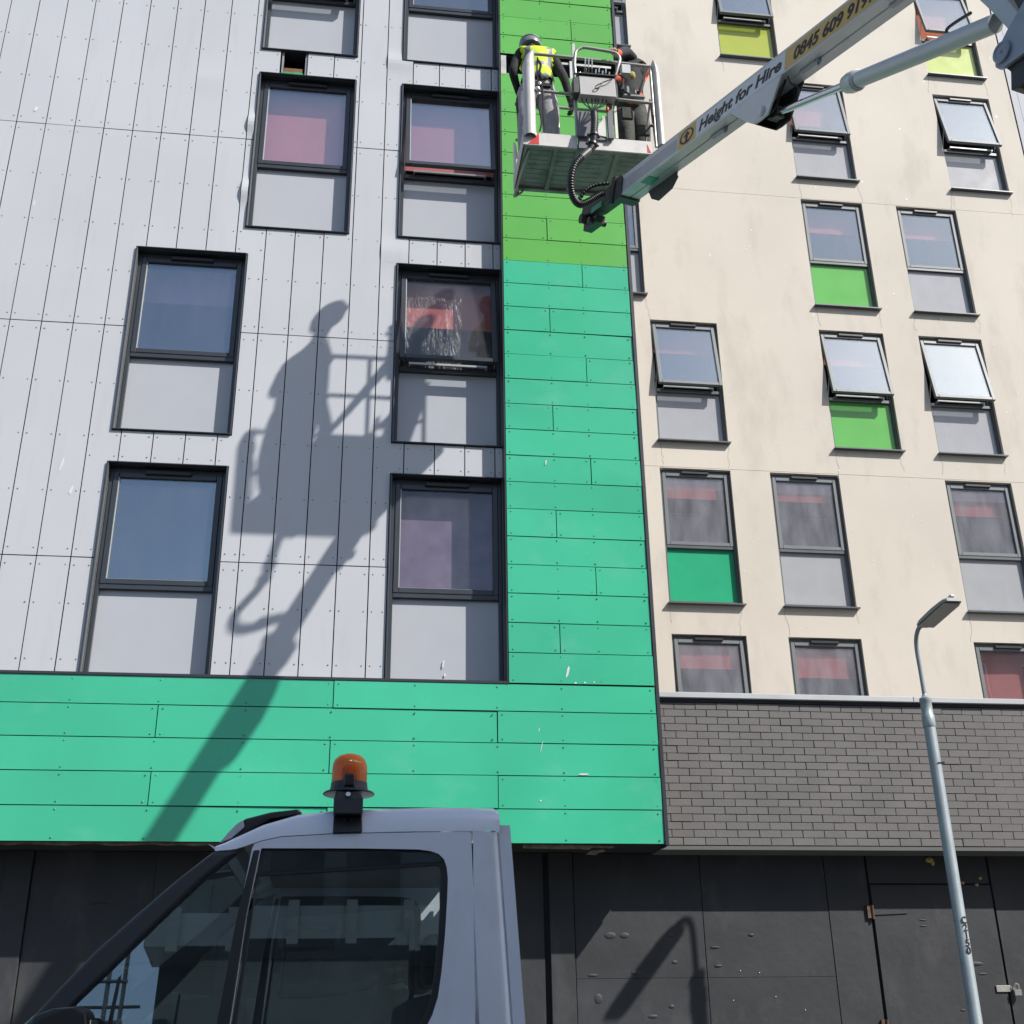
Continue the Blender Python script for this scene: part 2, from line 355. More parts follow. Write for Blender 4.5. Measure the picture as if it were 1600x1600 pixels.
# ------------------------------------------------------------------ windows
def window(P, x0, x1, z0, z1, yf, rec, zm, open_deg=0, span='sp_grey', blind=None, drop=.3, sill=False, liner=False, gl='glass',
           fm='frame', sm='frame', vw=.44, label=None, film=False, sashm=.045, bdp=.27):
    F = MB(); yr = yf + rec; fw = .045
    F.box(x0 + .002, x0 + fw, yr, yr + .09, z0 + .002, z1 - .002); F.box(x1 - fw, x1 - .002, yr, yr + .09, z0 + .002, z1 - .002)
    F.box(x0 + fw, x1 - fw, yr, yr + .09, z1 - .075, z1 - .002); F.box(x0 + fw, x1 - fw, yr, yr + .09, z0 + .002, z0 + .05)
    F.box(x0 + fw, x1 - fw, yr - .004, yr + .09, zm - .045, zm + .015)
    if liner:
        t = .018; yo = yf - .028
        F.box(x0 - t, x0 - .003, yo, yr + .09, z0 - t, z1 + t); F.box(x1 + .003, x1 + t, yo, yr + .09, z0 - t, z1 + t)
        F.box(x0 - .003, x1 + .003, yo, yr + .09, z1 + .003, z1 + t); F.box(x0 - .003, x1 + .003, yo, yr + .09, z0 - t, z0 - .003)
    W = F.build('window', fm, P, bevel=.004, label=label)
    if liner:
        L2 = MB(); L2.box(x0 - .0028, x0, yo + .012, yr - .001, z0, z1); L2.build('reveal_lining', 'liner', W); L2 = MB(); L2.box(x1, x1 + .0028, yo + .012, yr - .001, z0, z1); L2.build('reveal_lining', 'liner', W)
    # sash
    a = math.radians(open_deg); zh = z1 - .06; yh = yr - .012
    def rot(p):
        x, y, z = p; dz = z - zh; dy = y - yh
        return (x, yh + dy * math.cos(a) + dz * math.sin(a), zh + dz * math.cos(a) - dy * math.sin(a))
    sx0, sx1, sz0, sz1 = x0 + sashm, x1 - sashm, zm + .008, z1 - .062; sw = .062
    S = MB()
    S.box(sx0, sx0 + sw, yh, yh + .06, sz0, sz1); S.box(sx1 - sw, sx1, yh, yh + .06, sz0, sz1)
    S.box(sx0 + sw, sx1 - sw, yh, yh + .06, sz1 - sw, sz1); S.box(sx0 + sw, sx1 - sw, yh, yh + .06, sz0, sz0 + sw)
    S.v = [rot(p) for p in S.v]; S.build('sash', sm, W, bevel=.006)
    G = MB(); G.box(sx0 + sw - .005, sx1 - sw + .005, yh + .026, yh + .04, sz0 + sw - .005, sz1 - sw + .005)
    G.v = [rot(p) for p in G.v]; G.build('pane', gl, W)
    if liner:
        G = MB(); G.box(sx0 + sw - .003, sx0 + sw + .006, yh + .004, yh + .024, sz0 + sw, sz1 - sw); G.box(sx0 + sw + .006, sx1 - sw, yh + .012, yh + .024, sz0 + sw - .003, sz0 + sw + .004); G.v = [rot(p) for p in G.v]; G.build('sunlit_bead', 'bead', W)  # left and bottom edges only: sunlight on the bead put into its colour
    # trickle vent
    V = MB(); cx = (x0 + x1) / 2
    V.box(cx - vw / 2, cx + vw / 2, yr - .045, yr - .013, z1 - .085, z1 - .04); V.build('trickle_vent', 'vent', W, bevel=.006)
    if open_deg:
        B = MB(); B.box(x0 + .16, x1 - .16, yr - .05, yr - .025, zm + .03, zm + .055)
        B.box(x0 + .16, x0 + .18, yr - .03, yr + .06, zm + .018, zm + .055); B.box(x1 - .18, x1 - .16, yr - .03, yr + .06, zm + .018, zm + .055)
        B.build('stay_bar', 'alu', W)
        B = MB()
        for xx in (x0 + .055, x1 - .065): B.obox((xx, yr - .03, zm + .22), (.004, 0, 0), (0, .075, -.16), (0, .008, .004))
        B.build('friction_stay', 'alu', W)
    S = MB(); S.box(x0 + fw - .004, x1 - fw + .004, yr + .045, yr + .075, z0 + .045, zm - .04); S.build('spandrel_panel', span, W)
    if sill:
        S = MB(); S.plate([(yf - .085, z0 - .036), (yf - .085, z0 - .014), (yr + .05, z0 + .001), (yr + .05, z0 - .032)], [], lambda y, z: (x0 - .025, y, z), (x1 - x0 + .05, 0, 0))
        S.build('sill', fm, W)
    if blind:
        zt = z1 - .02; zb = zt - drop * (zt - zm)
        B = MB(); B.box(x0 + .03, x1 - .03, yf + bdp, yf + bdp + .004, zb, zt); B.tube([(x0 + .03, yf + bdp + .002, zb), (x1 - .03, yf + bdp + .002, zb)], .008, 6)
        B.build('blind', blind, W)
    R = MB(); ya, yb = yr + .092, yf + 2.2; xa, xb, za, zb = x0 - .25, x1 + .25, zm - .9, z1 + .12
    R.add([(xa, ya, za), (xb, ya, za), (xb, yb, za), (xa, yb, za), (xa, ya, zb), (xb, ya, zb), (xb, yb, zb), (xa, yb, zb)],
          [(0, 1, 2, 3), (4, 7, 6, 5), (1, 5, 6, 2), (2, 6, 7, 3), (3, 7, 4, 0)])
    R.build('room_lining', 'room', W)
    if film:
        Fm = MB(); nx, nz = 16, 8; vs = []; fs = []
        for j in range(nz + 1):
            for i in range(nx + 1):
                vs.append((x0 + .08 + (x1 - x0 - .16) * i / nx, yf + .2 + random.uniform(-.02, .02), zm + .05 + (z1 - zm - .15) * j / nz))
        for j in range(nz):
            for i in range(nx): k = j * (nx + 1) + i; fs.append((k, k + 1, k + nx + 2, k + nx + 1))
        Fm.add(vs, fs); Fm.build('plastic_sheet', 'film', W, smooth=60)
    return W

# ------------------------------------------------------------------ clad block (white and green panels)
YW = 12.18          # white panel face
YG = 12.0           # green panel face
CB = thing('apartment_block', 'tall apartment block clad in white planks and green panels behind the van', 'building', (-3, 12, 0))
XW = 1.575
WINS = []           # x0,x1,z0,z1 of openings on white face
tops = [7.466, 10.308, 13.15, 16.0, 18.84]; bots = [5.072, 7.892, 10.734, 13.586, 16.43]
mids = [6.09, 8.925, 11.765, 14.63, 17.47]
A1, A2 = (-2.756, -1.499), (-1.517, -.310)
spec = []
for i in range(5):
    R_ = dict(x=(.325, XW), i=i)
    R_.update([dict(blind='blind_purple', drop=.97, gl='glass_dim', label='closed window with a dark mauve blind'),
               dict(open_deg=8.5, blind='blind_red', drop=.5, film=True, gl='glass_dim', label='open window with crumpled clear plastic sheet behind the glass'),
               dict(open_deg=8.5, blind='blind_pink', drop=.84, gl='glass_open'), dict(blind=None), dict(blind='blind_red', drop=.4)][i])
    spec.append(R_)
spec.append(dict(x=A1, i=0, blind='blind_purple', drop=.05)); spec.append(dict(x=A1, i=1, blind='blind_shaded', drop=.36, bdp=.36))
spec.append(dict(x=A2, i=2, blind='blind_pink', drop=.98, label='closed window with a full pink blind in sunlight'))
spec.append(dict(x=A2, i=3, open_deg=8.5, blind='blind_pink', drop=.5)); spec.append(dict(x=A2, i=4))
spec.append(dict(x=(-6.2, -4.95), i=0, blind='blind_red', drop=.4)); spec.append(dict(x=(-6.2, -4.95), i=2, blind='blind_red', drop=.6))
for d in spec:
    i = d.pop('i'); x = d.pop('x')
    WINS.append((x[0], x[1], bots[i], tops[i]))
    window(CB, x[0], x[1], bots[i], tops[i], YW, .10, mids[i], span='sp_white', liner=True, vw=.5, **d)
# back wall behind the panels
b = MB(); b.plate(rect(-9, XW + .02, 5.03, 19.2), [rect(a - .02, c + .02, d - .02, e + .02) for a, c, d, e in WINS if not (c > 1.5 or d < 5.08)], lambda x, z: (x, YW + .05, z), (0, .02, 0)) if False else None
b = MB()
def cut_rects(x0, x1, z0, z1, holes):
    zs = sorted({z0, z1, *[h[2] for h in holes if z0 < h[2] < z1], *[h[3] for h in holes if z0 < h[3] < z1]})
    out = []
    for za, zb in zip(zs, zs[1:]):
        zc = (za + zb) / 2; segs = [(x0, x1)]
        for h in holes:
            if h[2] < zc < h[3]:
                ns = []
                for s0, s1 in segs:
                    if h[1] <= s0 or h[0] >= s1: ns.append((s0, s1)); continue
                    if h[0] > s0: ns.append((s0, h[0]))
                    if h[1] < s1: ns.append((h[1], s1))
                segs = ns
        for s0, s1 in segs:
            if s1 - s0 > .012 and zb - za > .012: out.append([s0, s1, za, zb])
    # merge vertically
    res = []
    for r in out:
        for q in res:
            if abs(q[3] - r[2]) < 1e-6 and abs(q[0] - r[0]) < 1e-6 and abs(q[1] - r[1]) < 1e-6: q[3] = r[3]; break
        else: res.append(r)
    return res
HOLE = (-1.272, -.934, 13.20, 13.575)
for r in cut_rects(-9, XW + .01, 5.05, 19.2, [(a, c, d, e) for a, c, d, e in WINS] + [HOLE]): b.box(r[0], r[1], YW + .045, YW + .06, r[2], r[3])
b.build('backing_wall', 'backing', CB)
xs = [1.491 - .3466 * k for k in range(0, 31)][::-1]; xs = xs + [XW + .02]
rows = [5.09, 6.355, 9.222, 12.064, 14.906, 17.75, 19.2]
SC = MB(); screw_n = 0
def screw(mb, x, y, z, r=.0095, h=.005, n=6):
    vs = [(x + r * math.cos(2 * PI * j / n), y, z + r * math.sin(2 * PI * j / n)) for j in range(n)] + [(x + .6 * r * math.cos(2 * PI * j / n), y - h, z + .6 * r * math.sin(2 * PI * j / n)) for j in range(n)]
    mb.add(vs, [(j, (j + 1) % n, n + (j + 1) % n, n + j) for j in range(n)] + [tuple(range(n, 2 * n))])
BULGE = {}   # (col joint index, row) -> list of (z centre, amplitude, half length)
def bulge_at(xj, z, amp, hl): BULGE.setdefault(min(range(len(xs)), key=lambda i: abs(xs[i] - xj)), []).append((z, amp, hl))
bulge_at(-1.628, 12.32, .04, .22); bulge_at(-1.628, 11.25, .045, .26); bulge_at(-2.668, 8.3, .035, .24); bulge_at(.105, 13.55, .022, .22)
bulge_at(.105, 10.5, .018, .3); bulge_at(-2.32, 13.0, .010, .3)
wi = [(a - .026, c + .026, d - .026, e + .026) for a, c, d, e in WINS]
for ci in range(len(xs) - 1):
    for ri in range(len(rows) - 1):
        cx0, cx1, cz0, cz1 = xs[ci] + .006, xs[ci + 1] - .006, rows[ri] + .006, rows[ri + 1] - .006
        if ri == 0: cz0 = rows[0] - .05
        pcs = cut_rects(cx0, cx1, cz0, cz1, wi)
        groups = []
        for p in pcs:
            hit = [gq for gq in groups if any((abs(q[3] - p[2]) < 1e-6 or abs(q[2] - p[3]) < 1e-6) and min(q[1], p[1]) - max(q[0], p[0]) > .01 for q in gq)]
            ng = [p]
            for h in hit: ng += h; groups.remove(h)
            groups.append(ng)
        for gq in groups:
            gx = min(q[0] for q in gq); gz0 = min(q[2] for q in gq); gz1 = max(q[3] for q in gq)
            if len(gq) == 1 and gz1 - gz0 < .6 and abs(gx - (-1.281 + .006)) < .06 and 13.1 < gz0 < 13.3: continue   # the missing panel
            tilt = [random.uniform(-.0018, .0018) for _ in range(3)]
            bl = BULGE.get(ci, [])
            mb = MB()
            for q in gq:
                nz = 1
                use = [t for t in bl if q[2] < t[0] + t[2] and q[3] > t[0] - t[2] and abs(q[0] - cx0) < .01]
                if use: nz = max(4, int((q[3] - q[2]) / .05))
                nx = 4 if use else 1; vs = []; fs = []
                for j in range(nz + 1):
                    for i in range(nx + 1):
                        x = q[0] + (q[1] - q[0]) * i / nx; z = q[2] + (q[3] - q[2]) * j / nz
                        dy = tilt[0] + tilt[1] * (x - gx) / .34 + tilt[2] * (z - gz0) / 2.8
                        for zc, am, hl in use: dy -= am * math.exp(-((z - zc) / (hl * .62)) ** 2) * ((1 - .35 * (x - q[0]) / (q[1] - q[0])) if q[1] - q[0] > .15 else 1)
                        vs.append((x, YW + dy, z))
                nn = len(vs); vs += [(v[0], v[1] + .009, v[2]) for v in vs]
                W_ = nx + 1
                for j in range(nz):
                    for i in range(nx):
                        k = j * W_ + i; fs.append((k, k + 1, k + W_ + 1, k + W_)); fs.append((nn + k, nn + k + W_, nn + k + W_ + 1, nn + k + 1))
                for j in range(nz):
                    k = j * W_; fs.append((k, k + W_, nn + k + W_, nn + k)); k += nx; fs.append((k + W_, k, nn + k, nn + k + W_))
                for i in range(nx):
                    fs.append((i + 1, i, nn + i, nn + i + 1)); k = nz * W_ + i; fs.append((k, k + 1, nn + k + 1, nn + k))
                mb.add(vs, fs)
                # screws
                if q[3] - q[2] < .6: zz = [q[2] + .06, q[3] - .06]
                else: zz = [gz for gz in [cz0 + .085 + (cz1 - cz0 - .17) * k / 4 for k in range(5)] if q[2] + .03 < gz < q[3] - .03] if ri else [cz0 + .2 + .6 * k for k in range(2)] + [cz1 - .085]
                for z in zz:
                    if any(abs(z - t[0]) < t[2] for t in use): continue
                    xx = [q[0] + .038, q[1] - .038] if q[1] - q[0] > .15 else [(q[0] + q[1]) / 2]
                    for x in xx:
                        if q[2] < z < q[3]: screw(SC, x, YW + tilt[0], z)
            mb.build('white_panel', 'white_panel', CB, bevel=0)
SC.build('screw_heads', 'screw', CB, kind='stuff')
# missing panel cavity
h = MB(); h.add([(HOLE[0], YW + .05, HOLE[2]), (HOLE[1], YW + .05, HOLE[2]), (HOLE[1], YW + .05, HOLE[3]), (HOLE[0], YW + .05, HOLE[3]),
                 (HOLE[0], YW + .3, HOLE[2]), (HOLE[1], YW + .3, HOLE[2]), (HOLE[1], YW + .3, HOLE[3]), (HOLE[0], YW + .3, HOLE[3])],
                [(4, 5, 6, 7), (0, 1, 5, 4), (2, 3, 7, 6), (1, 2, 6, 5), (3, 0, 4, 7)]); h.build('cavity', 'backing', CB)
h = MB(); h.box(HOLE[0] + .03, HOLE[0] + .28, YW + .05, YW + .07, HOLE[2] - .01, HOLE[2] + .14); h.build('cavity_board', 'ply', CB, bevel=.01)
h = MB(); h.plate([(-1.26, 13.185), (-.99, 13.18), (-.985, 13.205), (-1.05, 13.215), (-1.12, 13.20), (-1.255, 13.21)], [], lambda x, z: (x, YW - .01, z), (0, .03, 0)); h.build('torn_membrane', 'sp_teal', CB)
for xx in (HOLE[0] + .005, HOLE[1] - .03):
    h = MB(); h.box(xx, xx + .025, YW + .02, YW + .05, HOLE[2] - .03, HOLE[3] + .03); h.build('cavity_rail', 'galv', CB)
# green panels
SG = MB()
def green(x0, x1, z0, z1, m, sx):
    t = [random.uniform(-.0034, .0034) for _ in range(3)]; g_ = .005
    a, b_, c, d = x0 + g_, x1 - g_, z0 + g_, z1 - g_
    mb = MB(); f = lambda x, z: YG + t[0] + t[1] * (x - a) + t[2] * (z - c) * 2
    mb.add([(a, f(a, c), c), (b_, f(b_, c), c), (b_, f(b_, d), d), (a, f(a, d), d), (a, f(a, c) + .009, c), (b_, f(b_, c) + .009, c), (b_, f(b_, d) + .009, d), (a, f(a, d) + .009, d)],
           [(0, 1, 2, 3), (4, 7, 6, 5), (0, 4, 5, 1), (1, 5, 6, 2), (2, 6, 7, 3), (3, 7, 4, 0)])
    mb.build('green_panel', m, CB)
    for x in sx:
        xx = min(max(x, a + .045), b_ - .045)
        if a - .02 <= x <= b_ + .02:
            for z in (c + .032, d - .032): screw(SG, xx, YG + t[0], z, .010, .006)
GX0, GX1 = 1.592, 3.152
pat = {0: None, 1: 2.15, 2: None, 3: 2.57}
z = 5.04; k = 0
while z < 19:
    z1 = z + .3325
    j = [None, 2.15, None, 2.57][k % 4]
    zc = z + .16
    if 13.33 < zc < 13.64: z = z1; k += 1; continue        # panel taken off by the two workers
    m = 'teal_panel' if zc < 10.36 else 'lime_panel'
    sx = [1.63, 2.15, 2.57, 3.11]
    if j is None: green(GX0, GX1, z, z1, m, sx)
    else: green(GX0, j, z, z1, m, sx); green(j, GX1, z, z1, m, sx)
    z = z1; k += 1
sx = [-.22 - .855 * q for q in range(12)] + [.62, 1.47, 2.15, 3.1]
for r, js in enumerate([[-5.3, -1.93, 1.47], [-3.64, -.215], [-5.3, -1.93, 1.47], [-3.64, -.215], [-5.3, -1.93, 1.47]]):
    pass
zr = [3.41, 3.747, 4.078, 4.41, 4.74, 5.03]
js = [[-7.05, -3.64, -.22], [-5.34, -1.93, 1.47], [-7.05, -3.64, -.22], [-5.34, -1.93, 1.47], [-7.05, -3.64, -.21]]
for r in range(5):
    e = [-9] + js[r] + [GX1]
    for a, b_ in zip(e, e[1:]): green(a, b_, zr[r], zr[r + 1], 'teal_panel', sx)
SG.build('screw_heads', 'screw_green', CB, kind='stuff')
b = MB(); b.box(-9, 3.15, YG + .035, YG + .05, 3.42, 5.0); b.box(1.6, 3.15, YG + .035, YG + .05, 5.0, 13.33); b.box(1.6, 3.15, YG + .035, YG + .05, 13.66, 19.2)
b.box(1.6, 3.15, YG + .34, YG + .36, 13.3, 13.7); b.build('green_backing', 'backing', CB)
for x in (1.60, 2.02, 2.53):
    b = MB(); b.box(x, x + (.07 if x < 1.7 else .05), YG + .0, YG + .03, 13.33, 13.65); b.build('bare_rail', 'alu' if x != 1.6 else 'galv', CB)
b = MB(); b.box(2.07, 3.1, YG + .02, YG + .05, 13.60, 13.635); b.build('bare_rail', 'galv', CB)
b = MB(); b.box(XW + .001, 1.588, YG - .012, YW + .06, 5.03, 19.2); b.build('corner_trim', 'dark_trim', CB)
b = MB(); b.box(-9, 1.588, YG - .010, YW + .04, 5.031, 5.058); b.build('ledge_trim', 'dark_trim', CB)
b = MB(); b.box(3.156, 3.192, YG - .012, YG + .25, 3.40, 19.2); b.build('edge_trim', 'dark_trim', CB)
b = MB(); b.box(3.14, 3.185, YG + .251, 20, 3.45, 19.2); b.build('side_wall', 'dark_trim', CB)
b = MB(); b.box(-9, -8.95, YG, 20, 3.4, 19.2); b.box(-9, 3.19, YG - .02, 20, 19.2, 19.35); b.build('roof', 'dark_trim', CB)
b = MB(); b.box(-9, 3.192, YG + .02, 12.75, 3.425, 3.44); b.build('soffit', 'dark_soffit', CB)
# torn ply strip hanging below the green panels
b = MB(); pts = []
for k in range(25):
    x = -4.2 + k * .13
    pts.append((x, 3.402 - random.uniform(0.004, .022)))
b.plate(pts + [(pts[-1][0], 3.412), (pts[0][0], 3.412)], [], lambda x, z: (x, YG + .05, z), (0, .012, 0))
b.build('splintered_strip', 'timber', CB); b = MB(); b.plate([(1.72, 3.41), (1.72, 3.375), (2.1, 3.368), (2.3, 3.372), (2.38, 3.36), (2.42, 3.385), (2.62, 3.378), (2.66, 3.395), (2.3, 3.41)], [], lambda x, z: (x, YG + .06, z), (0, .014, 0))
b.plate([(2.42, 3.36), (2.36, 3.325), (2.46, 3.315), (2.5, 3.34), (2.56, 3.35), (2.54, 3.37)], [], lambda x, z: (x, YG + .10, z), (0, .01, 0))
b.build('splintered_strip', 'timber', CB)

# bird streaks: flat marks on the panels
b = MB()
def splash(x, z, y, L_=.12, w_=.018, tilt=.15, mb=b):
    pts = []
    for k in range(10):
        a = 2 * PI * k / 10; rr = random.uniform(.75, 1.1); px = math.cos(a) * w_ * rr; pz = math.sin(a) * L_ * .5 * rr
        pts.append((x + px - pz * tilt, z + pz))
    mb.plate(pts, [], lambda p, q: (p, y, q), (0, .001, 0))
for (x, z, L_, w_) in ((-3.25, 7.42, .18, .013), (-3.11, 7.12, .11, .017), (-4.20, 12.28, .09, .022), (-4.02, 10.85, .10, .010), (.93, 5.32, .10, .012), (.95, 5.2, .04, .012)):
    splash(x, z, YW - .004 if z > 6 else YW + .13, L_, w_, -.2)
for (x, z, L_, w_) in ((2.22, 5.17, .13, .014), (2.4, 5.06, .02, .012), (2.5, 5.07, .018, .008), (2.3, 5.055, .02, .014), (2.05, 7.62, .07, .008), (1.9, 4.55, .05, .004), (1.92, 4.37, .14, .004), (1.9, 3.83, .02, .01), (2.35, 4.1, .02, .06)):
    splash(x, z, YG - .004, L_, w_, -.25)
b.build('bird_streaks', 'sticker_white', CB, kind='stuff')

# ------------------------------------------------------------------ beige rendered block
YB = 17.2
RB = thing('rendered_block', 'beige rendered apartment block with tilted-open windows set back behind the brick wall', 'building', (8, 17.2, 0))
bz = {'A': (5.0, 7.35), 'B': (7.868, 10.215), 'C': (10.73, 13.085), 'D': (13.595, 15.955), 'E': (16.46, 18.82), 'F': (19.33, 21.69)}
bw = [(4.835, 'A', dict(open_deg=3, blind='blind_dark', bdp=.16, drop=.36, gl='glass_hazed')), (6.715, 'A', dict(blind='blind_dark', bdp=.16, drop=.44, gl='glass_hazed')), (9.795, 'A', dict(blind='blind_pink', drop=.97)),
      (4.835, 'B', dict(span='sp_teal', blind='blind_dark', bdp=.16, drop=.34, gl='glass_hazed', label='closed window with a teal green lower panel')), (6.715, 'B', dict(blind='blind_dark', bdp=.19, drop=.31, gl='glass_hazed')),
      (9.795, 'B', dict(blind='blind_dark', bdp=.22, drop=.40, gl='glass_hazed')),
      (4.85, 'C', dict(open_deg=8.5, gl='glass_open', blind='blind_red', drop=.36)), (7.915, 'C', dict(open_deg=9, span='sp_lime', blind='blind_red', drop=.4, gl='glass_bright', label='tilted-open window with a green lower panel')),
      (9.78, 'C', dict(open_deg=9, gl='glass_bright')), (3.6, 'D', dict(blind='blind_red', drop=.3)),
      (7.915, 'D', dict(span='sp_lime', blind='blind_red', drop=.40, label='closed window with a green lower panel')), (9.79, 'D', dict(blind='blind_red', drop=.38)),
      (7.9, 'E', dict(open_deg=8.5, gl='glass_open', blind='blind_red', drop=.62)), (10.99, 'E', dict(open_deg=10, gl='glass_bright')),
      (3.62, 'F', dict(open_deg=8, )), (6.665, 'F', dict(open_deg=8.5, gl='glass_open', span='sp_olive', label='tilted-open window with a yellow-green lower panel')),
      (10.99, 'F', dict(open_deg=10, gl='glass_open', span='sp_pale', blind='orange', drop=.97, label='tilted-open window with an orange blind and pale lime lower panel'))]
holesB = []
for x, row, d in bw:
    z0, z1 = bz[row]; holesB.append((x, x + 1.2, z0, z1))
    d = dict(d); d.setdefault('span', 'sp_grey')
    window(RB, x, x + 1.2, z0, z1, YB, .06, z1 - 1.355, sill=row != 'A', fm='frame2', sm='sash2', vw=.46, **d)
zj = [4.7, 10.236, 15.972, 21.71, 25.5]
for i in range(4):
    b = MB()
    hs = [rect(h[0], h[1], max(h[2], zj[i] + .05), min(h[3], zj[i + 1] - .011)) for h in holesB if h[2] < zj[i + 1] and h[3] > zj[i]]
    b.plate(rect(3.19, 12.668, zj[i] + .003, zj[i + 1] - .003), hs, lambda x, z: (x, YB, z), (0, .22, 0)); b.build('wall', 'render', RB)
b = MB(); b.box(3.2, 12.66, YB + .03, YB + .05, 10.2, 10.21); b.box(3.19, 12.668, YB, 24, 25.5, 25.7); b.build('parapet', 'coping', RB)
b = MB(); b.box(12.63, 12.668, YB + .22, 24, 4.7, 25.5); b.build('end_wall', 'render', RB)
# stains and cracks running from the sill corners
b = MB()
def crack(x, z, L_, wd=.006):
    P_ = [(x, z)]
    while P_[-1][1] > z - L_: P_.append((P_[-1][0] + random.uniform(-.03, .03), P_[-1][1] - random.uniform(.04, .10)))
    for p, q in zip(P_, P_[1:]):
        b.plate([(p[0] - wd / 2, p[1]), (p[0] + wd / 2, p[1]), (q[0] + wd / 2, q[1]), (q[0] - wd / 2, q[1])], [], lambda u, v: (u, YB - .002, v), (0, .001, 0))
for x, row, d in bw:
    z0 = bz[row][0]
    if row != 'A':
        crack(x + .01, z0 - .04, random.uniform(.3, .52)); crack(x + 1.19, z0 - .04, random.uniform(.2, .5), .004)
crack(10.98, 16.4, .42, .009)
b.build('render_cracks', 'stain', RB, kind='stuff')
b = MB()
for k in range(130):
    x = random.uniform(4.9, 12.5); z = random.uniform(7.5, 21.5)
    if any(h[0] - .05 < x < h[1] + .05 and h[2] - .1 < z < h[3] + .05 for h in holesB): continue
    splash(x, z, YB - .003, random.uniform(.015, .05), random.uniform(.008, .022), random.uniform(-.5, .5), b)
b.build('render_specks', 'sticker_white', RB, kind='stuff')

# pale clad block at the far right
PB = thing('grey_clad_block', 'pale grey clad block edge at the far right beside the beige block', 'building', (15, 17.1, 0))
b = MB(); b.box(12.69, 12.83, 17.185, 17.2, 4.7, 25.5); b.build('corner_panel', 'pale_clad', PB)
for k in range(8):
    for j in range(8):
        b = MB(); b.box(12.842 + k * .62, 13.45 + k * .62, 17.19, 17.205, 4.7 + j * 2.6, 7.288 + j * 2.6); b.build('wall_panel', 'pale_clad', PB)
b = MB(); b.box(12.7, 17.9, 17.22, 24, 4.7, 25.4); b.build('wall', 'backing', PB)

# ------------------------------------------------------------------ grey brick wall
YK = 12.33
BW = thing('brick_wall', 'dark grey brick first storey wall with metal coping right of the green panels', 'wall', (8, 12.33, 3.4))
b = MB(); b.box(3.195, 16, YK + .010, YK + .3, 3.445, 4.965); b.build('mortar_bed', 'mortar', BW)
bm_ = MB(); bm_.box(-.1146, .1146, 0, .05, -.0370, .0370); bo = bm_.build('brick', 'brick', BW, bevel=.0025); bmesh_ = bo.data
cnt = 0; rest = MB(); PIT = .2357; CH = .0796; cells = []
for r in range(19):
    zc = 3.449 + CH * (r + .5)
    off = 0 if r % 2 == 0 else .5
    for c in range(0, 56):
        x0 = 3.20 + (c - off) * PIT; x1 = x0 + PIT
        x0c = max(x0, 3.20)
        cells.append((x0c, x1, zc))
cells.sort(key=lambda c: c[0])
first = True
for x0, x1, zc in cells:
    wdt = x1 - x0
    if wdt < .03 or x1 > 15.9: continue
    yy = YK + random.uniform(-.0035, .0035)
    if cnt < 300:
        if wdt < PIT - .01:
            q = MB(); q.box(x0 + .003, x1 - .003, yy, yy + .05, zc - .0370, zc + .0370); ob = q.build('brick', 'brick', BW)
        else:
            if first: ob = bo; first = False
            else: ob = bo.copy(); COL.objects.link(ob)
            ob.location = Vector(((x0 + x1) / 2, yy, zc)) - Vector(ORG[BW])
            ob.rotation_euler = (random.uniform(-.012, .012), random.uniform(-.007, .007), random.uniform(-.008, .008))
        cnt += 1
    else: rest.box(x0 + .003, x1 - .003, yy, yy + .02, zc - .0370, zc + .0370)
for v in bo.data.vertices: v.co = v.co + Vector(ORG[BW])      # centre the shared brick mesh
rest.build('brick', 'brick', BW, kind='stuff')
for k in range(4):
    b = MB(); b.plate([(YK - .05, 5.00), (YK - .05, 5.062), (YK + .35, 5.075), (YK + .35, 5.0)], [], lambda y, z: (3.195 + k * 2.97, y, z), (2.967, 0, 0)); b.build('coping', 'coping', BW, bevel=.006)
b = MB(); b.box(3.195, 16, YK - .012, YK + .3, 4.966, 5.0); b.build('shadow_strip', 'dark_trim', BW)  # solid dark strip in place of the shade under the coping
b = MB(); b.box(3.195, 16, YK + .3, YB, 4.6, 4.9); b.build('flat_roof', 'mortar', BW)
b = MB(); b.box(3.193, 16, YK - .004, YK + .42, 3.405, 3.442); b.build('soffit', 'soffit', BW)

# ------------------------------------------------------------------ black hoarding
YH = 12.72
HD = thing('hoarding', 'black painted timber hoarding with a hinged door under the brick wall', 'hoarding', (4, 12.72, 0))
jx = [-9, -7.8, -6.6, -5.4, -4.2, -3.335]
def board(x0, x1, z0, z1, y=YH, t=.02, name='board', label=None):
    b = MB(); g_ = .004 if name == 'door' else .0015; b.box(x0 + g_, x1 - g_, y + random.uniform(-.003, .003), y + t, z0 + .001, z1 - .001); return b.build(name, 'board', HD, bevel=.0015, label=label)
for a, c in zip(jx, jx[1:]): board(a, c, 0, 3.42)
for x in (-3.335, 2.075):
    b = MB(); b.box(x, x + .25, YH - .032, YH + .02, 0, 3.42); b.build('post', 'board', HD, bevel=.004)
jx = [-3.075, -1.9, -.7, .5, 1.7, 2.02]
for a, c in zip(jx, jx[1:]): board(a, c, 0, 3.42)
for a, c in ((2.335, 3.695), (3.70, 5.07)): board(a, c, 0, 2.187); board(a, c, 2.188, 3.42)
board(5.075, 5.535, 0, 3.42)
board(5.56, 6.93, 0, 3.10, YH - .012, .03, 'door', 'hinged door leaf of the hoarding'); board(5.56, 6.93, 3.115, 3.42)
board(6.955, 8.2, 0, 3.42); board(8.2, 9.5, 0, 3.42); board(9.5, 12, 0, 3.42); board(12, 15, 0, 3.42)
b = MB(); b.box(-9, 15, YH + .025, YH + .06, 0, 3.43); b.build('backing_sheet', 'backing', HD)
